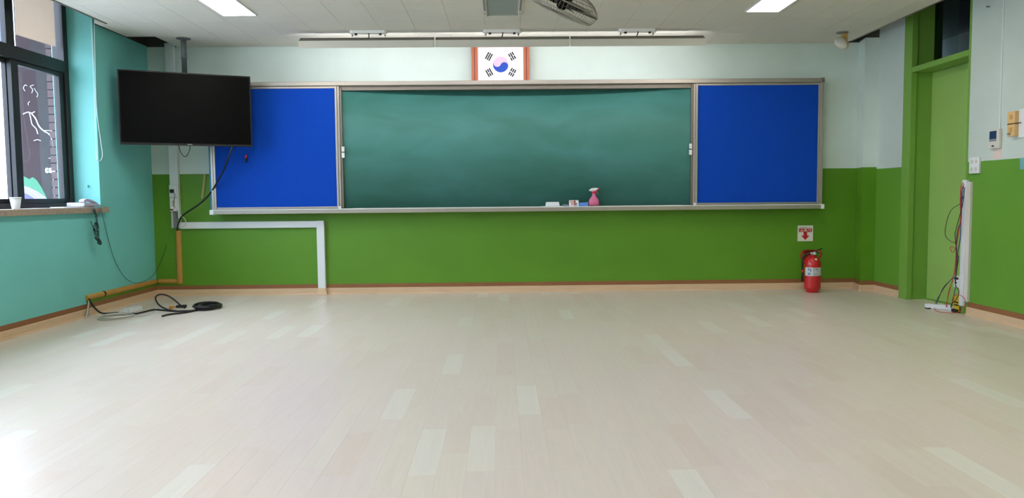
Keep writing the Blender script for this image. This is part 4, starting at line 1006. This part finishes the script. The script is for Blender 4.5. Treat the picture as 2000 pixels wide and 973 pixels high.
t_ = thing('warning_tag', (XR - 0.02, 6.14, 0.004), 'yellow tag with dark print standing behind the power strip', 'tag')
tg = build('card', MB().prism([(6.100, 0.012), (6.182, 0.012), (6.182, 0.105), (6.165, 0.138), (6.118, 0.145), (6.100, 0.130)], lambda a, b2, d: (d, a, b2), XR - 0.022, XR - 0.017), M_yellow, t_)
for z_ in (0.078, 0.056): build('print_line', bx(XR - 0.0235, XR - 0.0215, 6.106, 6.166, z_, z_ + 0.011), M_ink, tg)
build('card_foot', bx(XR - 0.040, XR - 0.005, 6.104, 6.176, 0.002, 0.028), M_ink, t_, bevel=0.003)
# power strips on the doorway floor
def strip(c, ang, ln, wd, ht, label, holes, dark):
    t__ = thing('power_strip', (c[0], c[1], 0), label, 'power strip')
    d = Vector((math.cos(ang), math.sin(ang), 0)); n__ = Vector((-d.y, d.x, 0))
    b__ = build('housing', MB().obox((c[0], c[1], ht / 2 + 0.001), d, n__, (0, 0, 1), ln / 2, wd / 2, ht / 2), M_white, t__, bevel=0.004)
    for k in range(holes):
        o__ = (k - (holes - 1) / 2) * ln / (holes + 0.5)
        build('socket', MB().lathe([(0.017, 0), (0.017, 0.002), (0.013, 0.002), (0.013, 0.0003)], (c[0] + d.x * o__, c[1] + d.y * o__, ht + 0.001), 14), M_black if dark else M_offwhite, b__)
    return t__
p1 = [(3.6621, 6.3411, 0.0000)][0]; p2 = [(3.7285, 6.2773, 0.0000)][0]
strip((p1[0], p1[1]), math.radians(-35), 0.20, 0.06, 0.038, 'long white power strip on the floor in front of the door', 4, False)
strip((p2[0] + 0.006, p2[1] - 0.052), math.radians(-12), 0.085, 0.055, 0.040, 'short white power block with dark sockets next to the long strip', 2, True)
def wire(name, pts, r_, m, label):
    t__ = build(name, tb(pts, r_, seg=6), m); tag(t__, label, 'wire'); return t__
XW = 3.672
wire('grey_wire', [(3.6720, 6.0551, 0.9444), (3.6720, 6.0964, 0.8853), (3.6720, 6.2092, 0.8364), (3.6720, 6.2696, 0.7513), (3.6720, 6.2927, 0.6279), (3.6720, 6.2176, 0.5770), (3.6720, 6.1387, 0.5567), (3.6720, 6.1233, 0.4583), (3.6720, 6.1439, 0.3110), (3.6720, 6.2714, 0.2002), (3.6720, 6.3846, 0.0697), (3.6720, 6.4051, 0.0189)], 0.0028, M_greywire, 'dark grey wire bulging out left of the bundle by the door')
wire('red_wire', [(3.6640, 6.0472, 1.0496), (3.6640, 6.0855, 1.0015), (3.6640, 6.0699, 0.8265), (3.6640, 6.0788, 0.7324), (3.6640, 6.1131, 0.5913), (3.6640, 6.1248, 0.4085), (3.6640, 6.1463, 0.2775), (3.6640, 6.2048, 0.1616), (3.6640, 6.2345, 0.0305)], 0.0028, M_redwire, 'red wire running straight down the bundle to the short power block')
wire('purple_wire', [(3.6560, 6.0267, 1.0372), (3.6560, 6.0576, 0.9810), (3.6560, 6.0503, 0.7701), (3.6560, 6.0935, 0.6746), (3.6560, 6.1083, 0.5546), (3.6560, 6.0978, 0.4151), (3.6560, 6.1336, 0.2914), (3.6560, 6.2655, 0.1926), (3.6560, 6.3626, 0.0382)], 0.003, M_purple, 'purple wire running down the bundle to the long power strip')
wire('looped_red_wire', [(3.6480, 6.0265, 1.0292), (3.6480, 6.0591, 0.9365), (3.6480, 6.0465, 0.7540), (3.6480, 6.0741, 0.6223), (3.6480, 6.0941, 0.5391), (3.6480, 6.1301, 0.4912), (3.6480, 6.1736, 0.5131), (3.6480, 6.1605, 0.5348), (3.6480, 6.1036, 0.5220), (3.6480, 6.0938, 0.4650), (3.6480, 6.0952, 0.3534), (3.6480, 6.1482, 0.2190), (3.6480, 6.1927, 0.1043), (3.6480, 6.1965, 0.0361)], 0.0026, M_redwire, 'red wire with a small sideways loop halfway down the bundle')
wire('blue_wire', [(3.6800, 6.0758, 1.0256), (3.6800, 6.0874, 0.9199), (3.6800, 6.0935, 0.7687), (3.6800, 6.0955, 0.6045), (3.6800, 6.1240, 0.4830), (3.6800, 6.1283, 0.3624), (3.6800, 6.1359, 0.3034), (3.6800, 6.1413, 0.2027), (3.6800, 6.1715, 0.0983), (3.6800, 6.1898, 0.0367)], 0.003, M_bluewire, 'blue wire inside the bundle ending at the short power block')
wire('black_wire', [(3.6400, 5.9924, 1.0128), (3.6400, 6.0123, 0.8762), (3.6400, 6.0909, 0.6749), (3.6400, 6.0989, 0.6253), (3.6400, 6.0677, 0.4876), (3.6400, 6.0455, 0.4565), (3.6400, 6.0617, 0.3690), (3.6400, 6.0799, 0.2477), (3.6400, 6.0249, 0.1842), (3.6400, 6.0562, 0.1225), (3.6400, 6.1167, 0.0728), (3.6400, 6.1291, 0.0376)], 0.003, M_cable, 'black wire with a bend outwards near the foot of the bundle')
rg_ = [(3.6400, 6.1167, 0.0728), (3.6400, 6.0986, 0.1335), (3.6400, 6.0407, 0.1575), (3.6400, 5.9722, 0.1500), (3.6400, 5.9369, 0.1141), (3.6400, 5.9575, 0.0585)] + [(3.6738, 6.1000, 0.0060), (3.5700, 6.1080, 0.0060), (3.5752, 6.2343, 0.0060), (3.7049, 6.4934, 0.0060)]
wire('ring_wire', rg_, 0.0026, M_redwire, 'red wire curving in a ring around the power strips on the floor')
t_ = build('strip_cord', tb([(3.5895, 6.3354, 0.0060), (3.5605, 6.3376, 0.0060), (3.5799, 6.3960, 0.0060), (3.6334, 6.4527, 0.0060), (3.6588, 6.4353, 0.0060)], 0.005, seg=8), M_cable); tag(t_, 'short black cord loop at the left end of the long power strip', 'cord')

# ---------------------------------------------------------------- ceiling fittings
t_ = thing('motion_sensor', (3.222, 7.286, ZC), 'cream motion sensor on a yellowed swivel mount at the ceiling corner', 'motion sensor')
build('ceiling_disc', MB().lathe([(0.056, 0), (0.055, 0.006), (0.048, 0.009)], (3.225, 7.286, ZC - 0.0005), 24, (0, 0, -1)), M_grey, t_)
build('mount_neck', MB().prism([(0.0, 0.012), (0.045, 0.012), (0.043, 0.072), (0.020, 0.092), (-0.004, 0.10)], lambda a, b2, d: (3.222 + a, d, ZC - b2), 7.262, 7.305), M_yellowed, t_, bevel=0.004)
build('sensor_head', MB().lathe([(0.074, -0.004), (0.074, 0.006), (0.066, 0.026), (0.048, 0.048), (0.026, 0.062), (0.0, 0.068)], (3.208, 7.262, ZC - 0.104), 28, (-0.92, -0.36, -0.14), sx=1.0, sy=0.62), M_offwhite, t_)
build('back_shell', MB().lathe([(0.0, -0.034), (0.040, -0.032), (0.070, -0.022), (0.0755, -0.006), (0.0755, -0.003), (0.0, -0.003)], (3.208, 7.262, ZC - 0.104), 28, (-0.92, -0.36, -0.14), sx=1.0, sy=0.66), M_yellowed, t_)

t_ = thing('ceiling_mount', (0.03, 6.2, ZC), 'grey ceiling plate between two white slotted rails, left of the fan', 'ceiling mount')
build('plate', bx(-0.085, 0.145, 5.85, 6.475, ZC - 0.012, ZC - 0.0005), mat('grey_mount_plate', rgb(150, 158, 152), 0.5), t_)
for xa, xb in ((-0.128, -0.096), (0.155, 0.187)):
    rl = build('side_rail', bx(xa, xb, 5.85, 6.50, ZC - 0.024, ZC - 0.0005), M_offwhite, t_, bevel=0.004)
    build('slot', bx(xa + 0.008, xb - 0.008, 5.90, 6.27, ZC - 0.0255, ZC - 0.0235), M_grey, rl)
    build('screw', MB().lathe([(0.006, 0), (0.005, 0.003)], ((xa + xb) / 2, 6.37, ZC - 0.024), 10, (0, 0, -1)), M_grey, rl)
build('end_bar', bx(-0.096, 0.155, 6.478, 6.50, ZC - 0.018, ZC - 0.0005), M_offwhite, t_, bevel=0.003)

# ceiling fan with wire cage
FC = Vector([(0.4287, 5.2000, 2.2575)][0])
AX = Vector((-0.42, 0.20, -0.885)).normalized()       # faces down, turned to the left and a little towards the board
t_ = thing('ceiling_fan', (FC.x, FC.y, ZC), 'taupe wire-cage fan tilted on its side below the ceiling', 'fan')
au = AX.orthogonal().normalized(); av = AX.cross(au); FR = 0.25
def cage(prof, name, rings):
    mb_ = MB(); nrad = 60
    def pt(q, r_, h_): return FC + (au * math.cos(q) + av * math.sin(q)) * r_ + AX * h_
    for k in range(nrad):
        q = 2 * PI * k / nrad
        mb_.tube([pt(q, r_, h_) for r_, h_ in prof], 0.0011, seg=4, smooth=2)
    for i in rings:
        mb_.tube([pt(2 * PI * k / 48, *prof[i]) for k in range(48)], 0.0022, seg=5, smooth=1, closed=True)
    return build(name, mb_, M_fanwire, t_)
cage([(FR, 0.004), (0.243, 0.030), (0.226, 0.058), (0.200, 0.070), (0.13, 0.078), (0.065, 0.080)], 'front_cage', (2, 4))
cage([(FR, -0.004), (0.238, -0.022), (0.205, -0.055), (0.15, -0.080), (0.09, -0.092)], 'rear_cage', (2, 4))
build('rim_band', MB().lathe([(FR + 0.001, -0.004), (FR + 0.004, -0.004), (FR + 0.004, 0.004), (FR + 0.001, 0.004), (FR + 0.001, -0.004)], FC, 56, AX), M_fanwire, t_)
build('front_ring', MB().lathe([(0.190, 0.073), (0.224, 0.063), (0.229, 0.056), (0.226, 0.056), (0.190, 0.069), (0.190, 0.073)], FC, 56, AX), M_fanwire, t_)
lt = MB()
dirn = Vector((-0.30, -0.95, 0.0)); dirn = (dirn - AX * dirn.dot(AX)).normalized(); sdn = AX.cross(dirn)
for k, w_ in enumerate((0.010, 0.006, 0.007, 0.006, 0.007, 0.009, 0.012)):
    q = (k - 3) * 0.085
    rdir = dirn * math.cos(q) + sdn * math.sin(q); tdir = -dirn * math.sin(q) + sdn * math.cos(q)
    lt.obox(FC + rdir * 0.214 + AX * 0.0675, tdir, rdir, AX, w_ * 0.6, 0.008, 0.002)
build('front_lettering', lt, M_white, t_)
build('motor', MB().lathe([(0.03, 0.0), (0.050, 0.006), (0.054, 0.02), (0.054, 0.085), (0.045, 0.105), (0.02, 0.11)], FC - AX * 0.02, 24, -AX), M_motor, t_)
build('hub', MB().lathe([(0.02, 0), (0.034, 0.008), (0.034, 0.055), (0.02, 0.065)], FC - AX * 0.02, 20, AX), M_motor, t_)
build('front_cap', MB().lathe([(0.066, 0.0), (0.066, 0.005), (0.0, 0.008)], FC + AX * 0.078, 24, AX), M_fanwire, t_)
for k in range(3):
    q0 = 2 * PI * k / 3 + 0.4; mb_ = MB(); vs = []; fs = []
    for i in range(7):
        s_ = i / 6; rr = 0.035 + s_ * 0.185; wdt = 0.035 + 0.065 * math.sin(min(1, s_ * 1.15) * PI * 0.62)
        for j in range(4):
            tt = j / 3 - 0.5
            q = q0 + tt * 2 * wdt / max(rr, 0.06) * 0.8
            vs.append(FC + (au * math.cos(q) + av * math.sin(q)) * rr + AX * (tt * 0.05))
    nV = len(vs)
    vs += [p - AX * 0.002 for p in vs]
    for i in range(6):
        for j in range(3):
            a = i * 4 + j
            fs.append((a, a + 1, a + 5, a + 4)); fs.append((nV + a + 4, nV + a + 5, nV + a + 1, nV + a))
    edge = [(i * 4, (i + 1) * 4) for i in range(6)] + [(24 + j, 25 + j) for j in range(3)] + [((i + 1) * 4 + 3, i * 4 + 3) for i in range(6)] + [(j + 1, j) for j in range(3)]
    for a, b2 in edge: fs.append((a, b2, nV + b2, nV + a))
    mb_.add(vs, fs, True)
    build('blade', mb_, M_blade, t_)
top = FC - AX * 0.10
build('drop_arm', tb([top, top + Vector((0.03, -0.03, 0.04)), (FC.x + 0.085, FC.y - 0.05, ZC - 0.03)], 0.014, seg=10), M_motor, t_)
build('ceiling_canopy', MB().lathe([(0.07, 0), (0.065, 0.03), (0.02, 0.045)], (FC.x + 0.085, FC.y - 0.05, ZC - 0.0005), 24, (0, 0, -1)), M_offwhite, t_)
